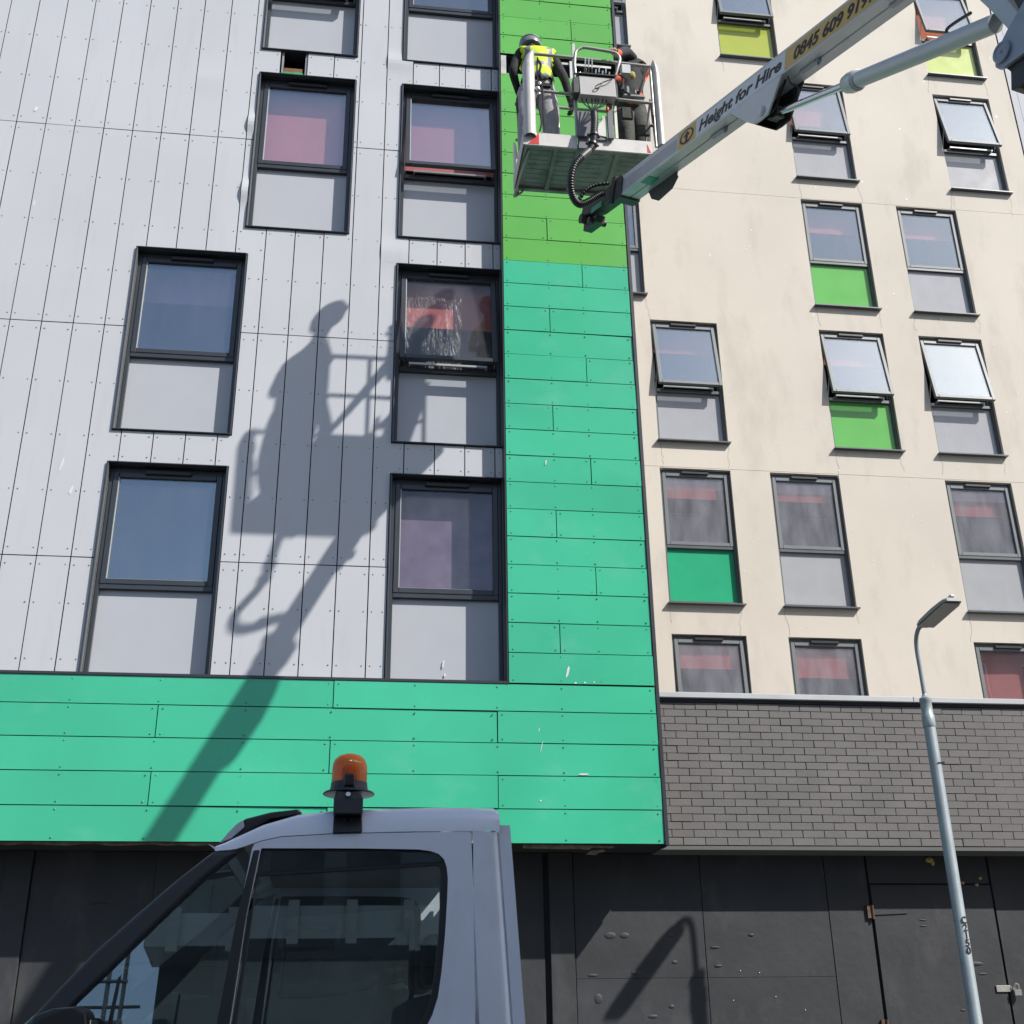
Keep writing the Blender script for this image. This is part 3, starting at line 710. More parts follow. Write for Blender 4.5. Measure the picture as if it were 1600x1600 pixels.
for z in (2.82, 1.70):
    b = MB(); b.plate([(5.555, z - .028), (5.93, z - .012), (5.95, z), (5.93, z + .012), (5.555, z + .028)], [], lambda x, q: (x, YH - .024, q), (0, .01, 0)); hg = b.build('hinge', 'board', HD)
    b = MB(); b.box(5.49, 5.555, YH - .03, YH - .004, z - .06, z + .07); b.tube([(5.548, YH - .032, z - .07), (5.548, YH - .032, z + .07)], .014, 8); b.build('hinge_plate', 'rust', hg)
b = MB(); b.box(6.80, 6.96, YH - .028, YH - .018, 2.02, 2.085); b.box(6.955, 7.02, YH - .034, YH - .012, 2.035, 2.07); b.build('hasp', 'galv', HD, bevel=.003)
b = MB(); b.tube(catmull([(6.985, YH - .05, 2.05), (7.0, YH - .055, 2.095), (7.035, YH - .055, 2.09), (7.04, YH - .05, 2.05)], 5), .008, 6); b.box(6.975, 7.05, YH - .07, YH - .035, 1.985, 2.045)
o = b.build('padlock', 'steel_bright', None, smooth=40, loc=(7.01, YH, 2.0)); o['label'] = 'small steel padlock on the hoarding door hasp'; o['category'] = 'padlock'
b = MB()
for x, z, rx, rz in ((2.50, 2.22, .05, .016), (2.95, 2.24, .05, .022), (2.70, 2.60, .06, .035), (2.85, 2.60, .05, .03), (3.33, 2.60, .03, .022), (3.36, 2.34, .03, .02), (2.55, 2.0, .04, .05), (3.3, 1.92, .03, .02),
                     (3.82, 2.3, .04, .012), (3.80, 2.48, .05, .01), (6.62, 2.3, .08, .022), (6.68, 2.2, .05, .012), (6.5, 2.45, .05, .01), (6.1, 2.74, .04, .008), (6.1, 2.68, .04, .008), (3.1, 1.83, .05, .02),
                     (-2.4, 2.9, .10, .03), (4.2, 2.6, .03, .015), (6.4, 1.85, .03, .01)):
    b.ball((x, YH - (.012 if x > 5.5 else 0), z), 1, (rx * 1.1, .008, rz), 12, 6)
b.build('filler_lumps', 'board', HD, smooth=60, kind='stuff')
b = MB()
for x, z in ((4.4, 2.0), (3.95, 1.97), (4.7, 1.87), (4.05, 2.25), (4.25, 2.23)): b.ball((x, YH - .001, z), .007, (1, .6, 1), 8, 5)
b.build('bolt_heads', 'galv', HD, kind='stuff', smooth=50)
b = MB()
for x in (6.28, 7.6): b.ball((x, YH - .012, 3.36), .04, (1.2, .4, .8), 8, 6); b.ball((x + .03, YH - .014, 3.33), .03, (.8, .4, 1), 8, 6)
for x, z in ((6.83, 3.17), (6.62, 3.12), (6.78, 3.10)): b.ball((x, YH - .012, z), .016, (1.4, .5, 1), 8, 6)
b.build('foam_blobs', 'foam', HD, smooth=60)

# ------------------------------------------------------------------ street lamp
SLp = thing('street_lamp', 'blue-grey street lamp with a curved neck in front of the brick wall', 'street lamp', (5.645, 11, 0))
b = MB(); b.lathe([(.085, 0), (.085, 1.1), (.056, 1.16), (.056, 4.40), (.0525, 4.42)], (5.645, 11, 0), n=20); b.build('column', 'pole', SLp, smooth=40)
b = MB(); b.lathe([(.060, 4.40), (.062, 4.405), (.062, 4.52), (.055, 4.53), (.055, 4.65), (.060, 4.66), (.058, 4.69), (.03, 4.71), (.02, 4.74)], (5.645, 11, 0), n=20); b.build('collar', 'pole', SLp, smooth=40)
b = MB(); b.tube(catmull([(5.645, 11, 4.7), (5.642, 11, 5.0), (5.636, 10.995, 5.18), (5.63, 10.96, 5.30), (5.63, 10.89, 5.375), (5.64, 10.82, 5.395)], 6), .022, 12); b.build('neck', 'pole', SLp, smooth=50)
p0 = Vector((5.675, 10.86, 5.385)); p1 = Vector((5.685, 10.20, 5.44)); ax = (p1 - p0); L_ = ax.length; ax.normalize()
sd = Vector((1, 0.07, 0)).normalized(); sd = (sd - ax * sd.dot(ax)).normalized(); up = sd.cross(ax)
if up.z < 0: up = -up
def lan(a, s_, h_): return p0 + ax * (a * L_) + sd * s_ + up * h_
b = MB(); secs = []
for a, wd, hh in ((0, .035, .03), (.05, .085, .045), (.18, .100, .06), (.5, .104, .068), (.85, .100, .058), (.97, .088, .045), (1.0, .07, .03)):
    secs.append([lan(a, -wd, 0), lan(a, wd, 0), lan(a, wd * 1.0, hh * .5), lan(a, wd * .62, hh), lan(a, -wd * .62, hh), lan(a, -wd, hh * .5)])
vs = [v for s_ in secs for v in s_]; fs = []
for i in range(len(secs) - 1):
    for j in range(6): fs.append((i * 6 + j, i * 6 + (j + 1) % 6, i * 6 + 6 + (j + 1) % 6, i * 6 + 6 + j))
fs += [tuple(range(6)), tuple(range(len(vs) - 6, len(vs)))]
b.add(vs, fs); b.build('lantern', 'lantern', SLp, smooth=35)
b = MB(); b.plate([(.07, -.078), (.10, -.088), (.9, -.088), (.95, -.076), (.95, .076), (.9, .088), (.10, .088), (.07, .078)], [], lambda a, s_: lan(a, s_, -.004), -up * .016); b.build('lens', 'lens', SLp, bevel=.006)
b = MB(); b.obox(lan(.95, 0, .06), ax * .03, sd * .022, up * .014); b.build('photocell', 'sticker_white', SLp, bevel=.006)
b = MB(); b.tube(catmull([(5.645 + .058, 10.99, 4.05), (5.645 + .04, 10.948, 4.045), (5.645, 10.938, 4.04)], 4), .006, 6); b.box(5.70, 5.735, 10.985, 10.995, 4.04, 4.06); b.build('band_clip', 'vent', SLp)
for k, ch in enumerate('C2150'):
    text_part('numeral', ch, .085, (5.645 + .012, 10.942, 2.56 - k * .066), (1, .18, 0), (0, 0, 1), 'black_text', SLp, align='CENTER', bold=.002)

# ------------------------------------------------------------------ boom lift
BA = Vector((2.4752, 9.135, 9.2209)); bd = Vector((.237, -.9239, -.3003)).normalized(); bn = Vector((-.9686, -.2484, 0)).normalized()
bu = bn.cross(bd); bu = bu if bu.z > 0 else -bu
def bp(s_, h_, n_=0.0): return BA + bd * s_ + bu * h_ + bn * n_       # along, up, towards the lettered side
BL = thing('boom_lift', 'grey boom lift holding a white work basket with two workers', 'boom lift', (7.2, 2.6, -.115))
b = MB(); b.plate([(0, .0), (0, .012), (-.006, .03), (-.006, .17), (0, .188), (0, .2), (-.2, .2), (-.2, .188), (-.194, .17), (-.194, .03), (-.2, .012), (-.2, 0), (-.11, 0), (-.105, .012), (-.095, .012), (-.09, 0)], [], lambda n_, h_: bp(-.35, h_, n_), bd * 5.4)
boom = b.build('boom', 'boom', BL, bevel=.004)
b = MB()
for h_ in (.045, .065, .085, .105, .125, .145): b.plate([(-.34, h_), (.9, h_), (.9, h_ + .004), (-.34, h_ + .004)], [], lambda s_, q: bp(s_, q, -.006), bn * .003)
b.build('groove_ribs', 'boom_blue', boom, kind='stuff')
b = MB(); b.plate([(.93, .022), (1.245, .022), (1.245, .18), (.93, .18)], [], lambda s_, q: bp(s_, q, -.005), bn * .003); b.build('emblem_sticker', 'sticker_gold', boom)
b = MB(); b.plate([(1.25, .02), (2.62, .02), (2.62, .182), (1.25, .182)], [], lambda s_, q: bp(s_, q, -.005), bn * .003); b.build('name_sticker', 'sticker_white', boom)
b = MB(); b.plate([(2.625, .02), (3.74, .02), (3.74, .182), (2.625, .182)], [], lambda s_, q: bp(s_, q, -.005), bn * .003); b.build('number_sticker', 'sticker_gold', boom)
text_part('lettering', 'Height for Hire', .135, bp(1.30, .055, -.001), bd, bu, 'black_text', boom, shear=.22, bold=.0042, fit=1.27)
text_part('lettering', '0845 609 9199', .135, bp(2.73, .052, -.001), bd, bu, 'black_text', boom, shear=.22, bold=.0042, fit=.98)
b = MB(); cen = (1.088, .101)
ring = [(cen[0] + .125 * math.cos(2 * PI * k / 24), cen[1] + .066 * math.sin(2 * PI * k / 24)) for k in range(24)]; ring2 = [(cen[0] + .098 * math.cos(2 * PI * k / 24), cen[1] + .052 * math.sin(2 * PI * k / 24) + .004) for k in range(24)]
b.plate(ring, [ring2], lambda s_, q: bp(s_, q, -.001), bn * .001)
b.plate([(1.065, .045), (1.105, .045), (1.110, .102), (1.145, .102), (1.092, .150), (1.03, .102), (1.068, .102)], [], lambda s_, q: bp(s_, q, -.001), bn * .001); b.build('emblem', 'black_text', boom)
b = MB()
lug = [(1.83, .004), (2.11, -.19), (2.245, -.265), (2.33, -.27), (2.44, -.26), (2.60, .004)]
b.plate(lug, [], lambda s_, q: bp(s_, q, .006), bn * -.018); lg = b.build('lug', 'boom', BL, bevel=.004)
b = MB(); b.plate(lug, [], lambda s_, q: bp(s_, q, -.19), bn * -.018); b.build('lug', 'dark_steel', BL, bevel=.004)
b = MB(); b.plate([(2.11, -.19), (2.13, -.20), (1.85, -.012), (1.83, -.004)], [], lambda s_, q: bp(s_, q, -.012), bn * -.178); b.plate([(2.245, -.265), (2.11, -.19), (2.12, -.18), (2.25, -.253)], [], lambda s_, q: bp(s_, q, -.012), bn * -.178); b.build('lug_web', 'dark_steel', lg)
b = MB(); b.lathe([(.042, 0), (.042, .012), (.03, .016), (.03, .022)], bp(2.35, -.20, .006), bn, 20); b.build('pin', 'boom', lg, smooth=40)
for s_ in (2.93, 3.98, 1.6):
    b = MB(); b.lathe([(.022, 0), (.022, .03)], bp(s_, 0, -.10), -bu, 6); b.lathe([(.012, .03), (.012, .05)], bp(s_, 0, -.10), -bu, 6); b.obox(bp(s_ - .12, -.008, -.10), bd * .10, bn * .02, bu * .008)
    b.build('bolt', 'boom_blue', boom)
# cylinder
pin = bp(2.35, -.20, -.10); ce = bp(4.50, -.585, -.105); ce = ce + (ce - pin).normalized() * .27; cv = (ce - pin); CL = cv.length; cv.normalize()
b = MB(); b.tube([pin + cv * .05, pin + cv * (CL * .42)], .028, 16); rod0 = MB()
CY = MB(); CY.tube([pin + cv * (CL * .40), ce], .058, 24); cyl = CY.build('lift_cylinder', 'cyl', BL, smooth=40)
b.build('rod', 'chrome', cyl, smooth=40)
b = MB(); b.lathe([(.045, 0), (.066, .03), (.069, .06), (.076, .075), (.076, .15), (.066, .16), (.066, .17)], pin + cv * (CL * .385), cv, 24); b.build('gland_collar', 'cyl', cyl, smooth=40)
b = MB(); b.lathe([(.05, -.045), (.05, .045)], pin, bn, 16); b.obox(pin + cv * .05, cv * .06, bn * .035, bu * .045); b.build('rod_eye', 'dark_steel', cyl, smooth=40)
b = MB(); b.tube(catmull([bp(2.62, -.02, -.04), bp(2.68, -.10, -.03), pin + cv * .38 + bu * .12 + bn * .03, pin + cv * .40 + bu * .02 + bn * .04], 8), .008, 6)
b.tube(catmull([bp(2.56, -.01, -.06), bp(2.52, -.10, -.05), bp(2.45, -.20, -.05), bp(2.38, -.21, -.06)], 8), .010, 6); b.build('hydraulic_line', 'rubber', cyl, smooth=50)
b = MB(); q0 = pin + cv * (CL * .82)
b.tube(catmull([q0 + bu * .07, q0 + bu * .10 + cv * .01, q0 + bu * .12 + cv * .08, q0 + bu * .14 + cv * .22], 6), .011, 8); b.build('hydraulic_line', 'rubber', cyl, smooth=50)
# elbow plates and lower arm
pl = [(4.94, -.97), (4.953, -1.044), (4.977, -1.065), (5.022, -1.076), (5.175, -1.06), (5.5, -.95), (5.78, -.6), (5.7, -.25), (5.45, -.36), (5.157, -.734), (5.036, -.85)]
b = MB(); b.plate(pl, [], lambda s_, h_: bp(s_, h_, .05), bn * -.03); elbow = b.build('elbow_plate', 'boom_blue', BL, bevel=.006, bseg=2)
b = MB(); b.plate([(x + .02, z - .02) for x, z in pl], [], lambda s_, h_: bp(s_, h_, -.20), bn * -.03); b.build('elbow_plate', 'boom_blue', BL, bevel=.006)
b = MB(); b.lathe([(.062, 0), (.066, .008), (.062, .018), (.045, .020), (.043, .016), (.010, .016), (.008, .022), (.004, .022)], bp(5.011, -.981, .05), bn, 28); b.build('pivot_pin', 'boom_blue', elbow, smooth=30)
b = MB(); b.lathe([(.045, 0), (.045, .26)], bp(5.011, -.981, .02), -bn, 20); b.plate([(4.98, -1.04), (5.04, -1.10), (5.05, -1.22), (5.12, -1.235), (5.22, -1.20), (5.5, -.98), (5.2, -.98)], [], lambda s_, h_: bp(s_, h_, .018), bn * -.22); b.build('elbow_web', 'dark_steel', elbow, bevel=.006)
ga = [(4.50, .0), (4.60, -.33), (4.685, -.457), (4.805, -.60), (4.933, -.767), (4.98, -.80), (5.02, -.72), (4.90, -.55), (4.84, -.36), (4.92, -.10), (5.04, .0)]
for n_ in (-.045, -.165):
    b = MB(); b.plate(ga, [], lambda s_, h_: bp(s_, h_, n_), bn * -.012); b.build('guard_plate', 'cyl', BL, bevel=.004)
b = MB(); b.plate([(4.96, -.70), (5.02, -.72), (4.90, -.50), (4.86, -.36), (4.94, -.10), (5.3, -.1), (5.5, -.5), (5.2, -.72)], [], lambda s_, h_: bp(s_, h_, -.062), bn * -.10); b.build('elbow_block', 'dark_steel', BL, bevel=.006)
lo0 = bp(5.5, -.6, -.09); lo1 = Vector((7.2, 2.6, 2.0)); lv = (lo1 - lo0); sdv = lv.cross(Vector((0, 1, 0))).normalized() * .11; oth = lv.normalized().cross(sdv.normalized()) * .09
b = MB(); b.obox((lo0 + lo1) / 2, lv / 2, sdv, oth); b.build('lower_arm', 'boom', BL, bevel=.01)
b = MB(); b.lathe([(.45, 0), (.45, .3), (.3, .5), (.28, 1.6), (.22, 1.9)], (7.2, 2.6, .4), n=24); b.build('turret', 'boom_blue', BL, smooth=30)
b = MB(); b.box(5.9, 9.4, 1.9, 3.3, .25, .55)
for sx_ in (6.1, 9.1):
    for sy_ in (1.2, 4.0): b.box(sx_ - .06, sx_ + .06, min(2.6, sy_), max(2.6, sy_), .45, .53); b.tube([(sx_, sy_, .5), (sx_, sy_, -.05)], .04, 10); b.lathe([(.16, 0), (.16, .03)], (sx_, sy_, -.115), n=16)
b.build('chassis', 'boom_blue', BL, bevel=.01)
for sx_ in (6.5, 8.8):
    for sy_ in (1.95, 3.25): b = MB(); b.lathe([(.2, -.1), (.3, -.1), (.31, -.06), (.31, .06), (.3, .1), (.2, .1)], (sx_, sy_, .195), (0, 1, 0), 24); b.build('wheel', 'tyre', BL, smooth=30)
# boom tip under the basket
b = MB(); b.plate([(-.30, .02), (-.30, .17), (-.95, .165), (-1.22, .15), (-1.25, .06), (-.9, .02)], [], lambda s_, q: bp(s_, q + .06, -.02), bn * -.16); tip = b.build('boom_tip', 'dark_steel', BL, bevel=.006)
b = MB(); b.plate([(-.35, -.02), (-.2, -.02), (-.2, .215), (-.35, .215)], [], lambda s_, q: bp(s_, q, .012), bn * -.224); b.plate([(-.42, -.03), (-.36, -.04), (-.32, .24), (-.39, .25)], [], lambda s_, q: bp(s_, q, .03), bn * -.03); b.build('clamp_band', 'dark_steel', BL, bevel=.004)
b = MB(); b.lathe([(.05, 0), (.05, .22)], bp(-1.18, .08, .01), -bn, 14); b.lathe([(.035, 0), (.035, .2)], bp(-.98, .0, .0), -bn, 12); b.obox(bp(-1.05, .0, -.1), bd * .16, bn * .05, bu * .04); b.build('tip_pins', 'dark_steel', tip, smooth=40)
b = MB(); b.plate([(-.95, .06), (-.70, .06), (-.70, .12), (-.95, .12)], [], lambda s_, q: bp(s_, q, -.015), bn * .004); b.build('green_label', 'label_green', tip)
b = MB(); b.plate([(.18, -.02), (.36, -.02), (.36, -.13), (.18, -.13)], [], lambda s_, n_: bp(s_, -.004, n_), bu * .003); b.build('green_label', 'label_green', boom)
b = MB(); b.plate([(.02, 0), (.6, 0), (.62, -.06), (.52, -.14), (.25, -.17), (.1, -.10)], [], lambda s_, q: bp(s_, q, -.185), bn * -.012); b.build('tail_plate', 'dark_steel', BL, bevel=.003)
# basket -------------------------------------------------------------
yb0, yb1, xb0, xb1, zf = 9.75, 10.51, 1.522, 2.905, 10.206
b = MB(); b.box(xb0 + .01, xb1 - .01, yb0 + .02, yb1 - .02, zf + .035, zf + .06)
b.box(xb0 + .005, xb0 + .05, yb0 + .02, yb1, zf, zf + .06); b.box(xb1 - .05, xb1 - .005, yb0 + .02, yb1, zf, zf + .06); b.box(xb0 + .05, xb1 - .05, yb1 - .05, yb1, zf, zf + .06)
b.box(xb0 + .05, xb1 - .05, yb0 + .022, yb0 + .06, zf, zf + .06)
for x in (1.86, 2.1, 2.52): b.box(x, x + .045, yb0 + .06, yb1 - .05, zf + .004, zf + .034)
basket = b.build('basket', 'greasy', BL, bevel=.004)
b = MB()
for i in range(9):
    for j in range(8):
        for x0 in (1.63, 1.92, 2.20, 2.60): 
            xx = x0 + i * .026 if x0 != 1.63 else x0 + i * .024
            b.lathe([(.006, 0), (.006, .003)], (xx, yb0 + .12 + j * .075, zf + .0345), (0, 0, -1), 6)
b.build('floor_perforations', 'rubber', basket, kind='stuff')
b = MB(); b.tube(catmull([(1.60, 9.86, zf + .02), (1.555, 10.2, zf - .05), (1.525, 10.40, zf - .11), (1.525, 10.46, zf - .12), (1.60, 10.46, zf - .06), (1.64, 10.46, zf)], 6), .012, 8); b.build('step_loop', 'rail', basket, smooth=50)
for x0, x1 in ((xb0, 2.10), (2.21, xb1)):
    b = MB(); b.box(x0, x1, yb0, yb0 + .02, zf - .004, 10.372); b.build('kick_plate', 'basket_white', basket, bevel=.003)
b = MB(); b.box(xb0, xb0 + .02, yb0 + .021, yb1, zf, 10.37); b.box(xb1 - .02, xb1, yb0 + .021, yb1, zf, 10.37); b.box(xb0 + .02, xb1 - .02, yb1 - .02, yb1 - .001, zf + .061, 10.37); b.build('side_kick_plate', 'basket_white', basket)
b = MB(); b.plate([(1.575, 10.215), (1.692, 10.215), (1.692, 10.365)], [], lambda x, z: (x, yb0 - .003, z), (0, .002, 0)); b.build('red_marking', 'red_mark', basket)
b = MB(); b.plate([(2.895, 10.22), (2.855, 10.33), (2.855, 10.22)], [], lambda x, z: (x, yb0 - .003, z), (0, .002, 0)); b.build('red_marking', 'red_mark', basket)
def bumper(x0, x1, y0, y1, m, top=11.475, bot=10.31):
    b = MB(); w_ = x1 - x0
    for k in range(1): pass
    prof = []
    for k in range(13):
        a = PI * k / 12; prof.append(((x0 + x1) / 2 - math.cos(a) * w_ / 2, y1 - math.sin(a) * (y1 - y0)))
    vs = []
    lv_ = [(bot, 0), (bot + .06, 0), (top - .175, 0), (top - .075, .22), (top - .025, .55), (top, .9)]
    n = len(prof)
    for z, t in lv_:
        for (x, y) in prof: vs.append((x + ((x0 if m == 'bumper' else x1) - x) * t, y, z))
    fs = [(i * n + j, i * n + j + 1, (i + 1) * n + j + 1, (i + 1) * n + j) for i in range(len(lv_) - 1) for j in range(n - 1)]
    fs += [(i * n, (i + 1) * n, (i + 1) * n + n - 1, i * n + n - 1) for i in range(len(lv_) - 1)]
    b.add(vs, fs); b.build('corner_bumper', m, basket, smooth=50)
bumper(1.525, 1.585, yb1 - .06, yb1 + .0, 'bumper', 10.84, 10.15); bumper(1.535, 1.668, yb0 - .06, yb0 + .02, 'basket_white'); bumper(2.975, 3.055, yb0 - .05, yb0 + .03, 'bumper')
b = MB(); b.tube([(1.60, yb0, 10.3), (1.60, yb0, 11.44)], .02, 10); b.build('post', 'rail', basket, smooth=50)
b = MB(); b.tube([(2.955, yb0, 10.3), (2.955, yb0, 11.42)], .016, 10); b.build('post', 'rail', basket, smooth=50)
b = MB(); b.box(2.088, 2.122, yb0 - .004, yb0 + .03, 10.37, 11.66); b.build('post', 'basket_white', basket, bevel=.004)
b = MB(); b.box(2.515, 2.548, yb0 - .004, yb0 + .03, 10.37, 10.94); b.build('post', 'bumper', basket, bevel=.004)
for x in (2.05, 2.88):
    b = MB(); b.tube([(x, yb1 - .02, 10.3), (x, yb1 - .02, 11.42)], .017, 10); b.build('post', 'rail', basket, smooth=50)
b = MB(); b.tube([(1.66, yb0, 11.458), (2.2, yb0, 11.45), (2.955, yb0, 11.42)], .019, 10); b.build('top_rail', 'rail', basket, smooth=50)
b = MB(); b.tube([(1.66, yb0, 10.945), (2.96, yb0, 10.90)], .018, 10); b.build('mid_rail', 'rail', basket, smooth=50)
b = MB(); b.tube([(xb0 + .03, yb1 - .02, 11.42), (2.88, yb1 - .02, 11.42)], .018, 10); b.build('top_rail', 'rail', basket, smooth=50)
b = MB(); b.tube([(xb0 + .03, yb1 - .02, 10.9), (2.88, yb1 - .02, 10.9)], .016, 10); b.build('mid_rail', 'rail', basket, smooth=50)
for x in (2.93,):
    b = MB(); b.tube([(x, yb0, 11.43), (x, yb1 - .02, 11.42)], .018, 10); b.build('side_rail', 'rail', basket, smooth=50)
b = MB(); b.tube([(2.94, yb0 + .05, 10.98), (2.90, yb0 + .35, 10.36)], .012, 8); b.tube([(2.94, yb0 + .05, 11.0), (2.95, yb0 + .02, 10.4)], .008, 8); b.build('brace', 'rail', basket, smooth=50)
b = MB(); b.tube(catmull([(2.085, 9.62, 11.10), (2.082, 9.62, 11.24), (2.10, 9.62, 11.40), (2.15, 9.62, 11.46), (2.22, 9.62, 11.48), (2.48, 9.62, 11.455), (2.555, 9.62, 11.43), (2.585, 9.62, 11.36), (2.56, 9.62, 11.25), (2.53, 9.64, 11.14)], 6), .018, 10); b.build('hoop_guard', 'rail', basket, smooth=50)
# control box
b = MB(); b.box(2.122, 2.518, 9.60, 9.735, 10.80, 11.095); b.v[4:8] = [(v[0], v[1] + (.03 if v[1] < 9.7 else 0), v[2]) for v in b.v[4:8]]; cbx = b.build('control_box', 'box_grey', BL, bevel=.008)
b = MB(); b.box(2.06, 2.12, 9.62, 9.735, 10.84, 11.06); b.box(2.519, 2.545, 9.63, 9.735, 10.80, 11.10); b.build('box_bracket', 'dark_steel', cbx, bevel=.004)
b = MB(); b.box(2.11, 2.525, 9.61, 9.74, 11.10, 11.122); b.build('box_lid', 'rubber', cbx, bevel=.004)
for k in range(8):
    x = 2.20 + k * .037; hgt = (.24, .255, .235)[k] if k < 3 else random.uniform(.07, .14)
    b = MB(); b.tube([(x, 9.66, 11.12), (x + .006, 9.655, 11.12 + hgt * .45)], .007 if k else .014, 6); b.ball((x, 9.66, 11.135), .016, (1, 1, .9), 8, 6); lv2 = b.build('lever', 'rubber', cbx, smooth=50)
    b = MB(); b.tube([(x + .006, 9.655, 11.12 + hgt * .45), (x + .010, 9.65, 11.12 + hgt)], .008, 6); b.build('lever_grip', 'steel_bright', cbx, smooth=50)
b = MB(); b.lathe([(.022, 0), (.022, .03), (.012, .035)], (2.14, 9.66, 11.12), n=12); b.lathe([(.016, 0), (.016, .02)], (2.18, 9.65, 11.12), n=10); b.build('switch', 'steel_bright', cbx, smooth=40)
b = MB(); b.tube(catmull([(2.50, 9.64, 11.10), (2.46, 9.59, 11.03), (2.38, 9.588, 10.98), (2.30, 9.585, 10.92), (2.29, 9.585, 10.88), (2.33, 9.586, 10.90), (2.38, 9.588, 10.99)], 8), .006, 6); b.build('control_cable', 'rubber', cbx, smooth=50)
b = MB()
for k, x in enumerate((2.15, 2.2, 2.26, 2.3, 2.33, 2.38, 2.42)): b.tube(catmull([(x, 9.66, 10.81), (x + (2.25 - x) * .15, 9.64, 10.72), (2.25 + (k - 3) * .008, 9.60, 10.60), (2.25 + (k - 3) * .005, 9.60, 10.5)], 6), .007, 6)
b.build('control_cable', 'rubber', cbx, smooth=50)
b = MB()
for k, (xa, za, xb_, zb) in enumerate(((2.50, 11.13, 2.60, 10.98), (2.52, 11.2, 2.66, 11.1), (2.47, 11.14, 2.56, 11.30), (2.55, 10.98, 2.68, 10.90), (2.60, 11.17, 2.56, 10.95))): b.tube(catmull([(xa, 9.66, za), ((xa + xb_) / 2 + .02, 9.62, (za + zb) / 2 - .04), (xb_, 9.66, zb)], 6), .009, 6)
b.build('control_cable', 'rubber', cbx, smooth=50)
b = MB(); b.box(2.555, 2.625, 9.64, 9.70, 10.96, 11.06); b.build('cable_gland', 'rubber', cbx, bevel=.008)
b = MB(); b.box(2.10, 2.255, 9.70, 9.73, 10.33, 10.66); b.build('lower_panel', 'panel_dark', basket, bevel=.003)
b = MB(); b.plate([(2.29, 10.38), (2.42, 10.36), (2.425, 10.64), (2.38, 10.64)], [], lambda x, z: (x, 9.72, z), (0, .02, 0)); b.build('lower_panel', 'basket_white', basket)
b = MB(); b.box(2.43, 2.49, 9.70, 9.74, 10.33, 10.80); b.box(2.11, 2.21, 9.735, 9.78, zf - .01, 10.40); b.box(2.26, 2.42, 9.73, 9.76, 10.32, 10.36); b.build('mount_bracket', 'panel_dark', basket, bevel=.003)
b = MB(); b.box(2.60, 2.70, 9.62, 9.70, 11.17, 11.30); b.build('socket_box', 'steel_bright', basket, bevel=.006)
b = MB(); b.ball((2.73, 9.68, 11.20), .035, (1, 1, 1.5), 8, 6); b.build('socket_plug', 'foam', basket, smooth=50)
b = MB(); b.ball((2.425, 9.66, 10.68), .022, (.8, .8, 1.8), 8, 6); b.build('red_tag', 'red_mark', basket, smooth=50)
# hose
hp = catmull([(2.262, 9.60, 10.56), (2.255, 9.56, 10.42), (2.235, 9.53, 10.24), (2.22, 9.51, 10.10), (2.175, 9.49, 9.97), (2.08, 9.46, 9.84), (2.00, 9.45, 9.72), (1.962, 9.47, 9.58), (1.965, 9.52, 9.46), (2.01, 9.58, 9.385), (2.08, 9.62, 9.37), (2.17, 9.62, 9.42), (2.25, 9.60, 9.47), (2.32, 9.58, 9.50)], 10)
pts = []; rad = []
for i in range(len(hp) - 1):
    for k in range(2):
        pts.append(hp[i].lerp(hp[i + 1], k / 2)); rad.append(.040 if (len(pts) % 4) < 2 else .033)
b = MB(); b.tube(pts, rad, 12); hose = b.build('hose', 'rubber', BL, smooth=70)
b = MB()
for i0 in (23, 33): b.tube([hp[i0], hp[i0 + 2]], .052, 12); b.ball(hp[i0 + 1] + Vector((-.06, 0, .01)), .016, (1, 1, 1), 6, 5); b.ball(hp[i0 + 1] + Vector((.055, 0, -.01)), .014, (1, 1, 1), 6, 5)
b.build('hose_clamp', 'rubber', hose, smooth=50)
b = MB(); b.tube(hp[42:52], .041, 12); b.build('hose_sleeve', 'dark_steel', hose, smooth=50)
h2 = catmull([(2.05, 9.60, 9.39), (2.12, 9.56, 9.50), (2.22, 9.54, 9.56), (2.36, 9.52, 9.58)], 16)
b = MB(); b.tube(h2, [.022 if i % 4 < 2 else .017 for i in range(len(h2))], 8); b.build('hose', 'rubber', BL, smooth=70)
# harness strap hanging from the right post
b = MB(); b.tube(catmull([(2.94, 9.74, 10.88), (2.93, 9.73, 10.76), (2.945, 9.73, 10.62), (2.90, 9.74, 10.56), (2.84, 9.78, 10.50)], 6), .010, 6); b.ball((2.94, 9.735, 10.72), .02, (1, 1, 2.2), 8, 6); b.ball((2.92, 9.735, 10.575), .016, (1.5, 1, 1), 8, 6)
b.build('lanyard', 'rubber', basket, smooth=50)
b = MB(); b.tube(catmull([(1.70, 9.74, 11.40), (1.69, 9.73, 11.2), (1.705, 9.73, 10.95), (1.70, 9.73, 10.7), (1.72, 9.73, 10.5), (1.70, 9.74, 10.38)], 6), .009, 6)
b.tube(catmull([(1.72, 9.73, 11.10), (1.745, 9.73, 10.9), (1.74, 9.73, 10.62), (1.75, 9.73, 10.4)], 6), .008, 6)
b.tube(catmull([(1.70, 9.73, 11.36), (1.73, 9.72, 11.28), (1.715, 9.72, 11.18), (1.74, 9.72, 11.08)], 6), .014, 6)
b.build('lanyard', 'rubber', basket, smooth=50)
b = MB(); b.ball((1.715, 9.72, 11.02), .018, (1, .7, 1.4), 8, 6); b.ball((1.69, 9.715, 10.94), .028, (1, .7, 1.1), 8, 6); b.ball((1.70, 9.715, 10.87), .02, (1, .7, 1), 8, 6); b.build('karabiner', 'steel_bright', basket, smooth=50)

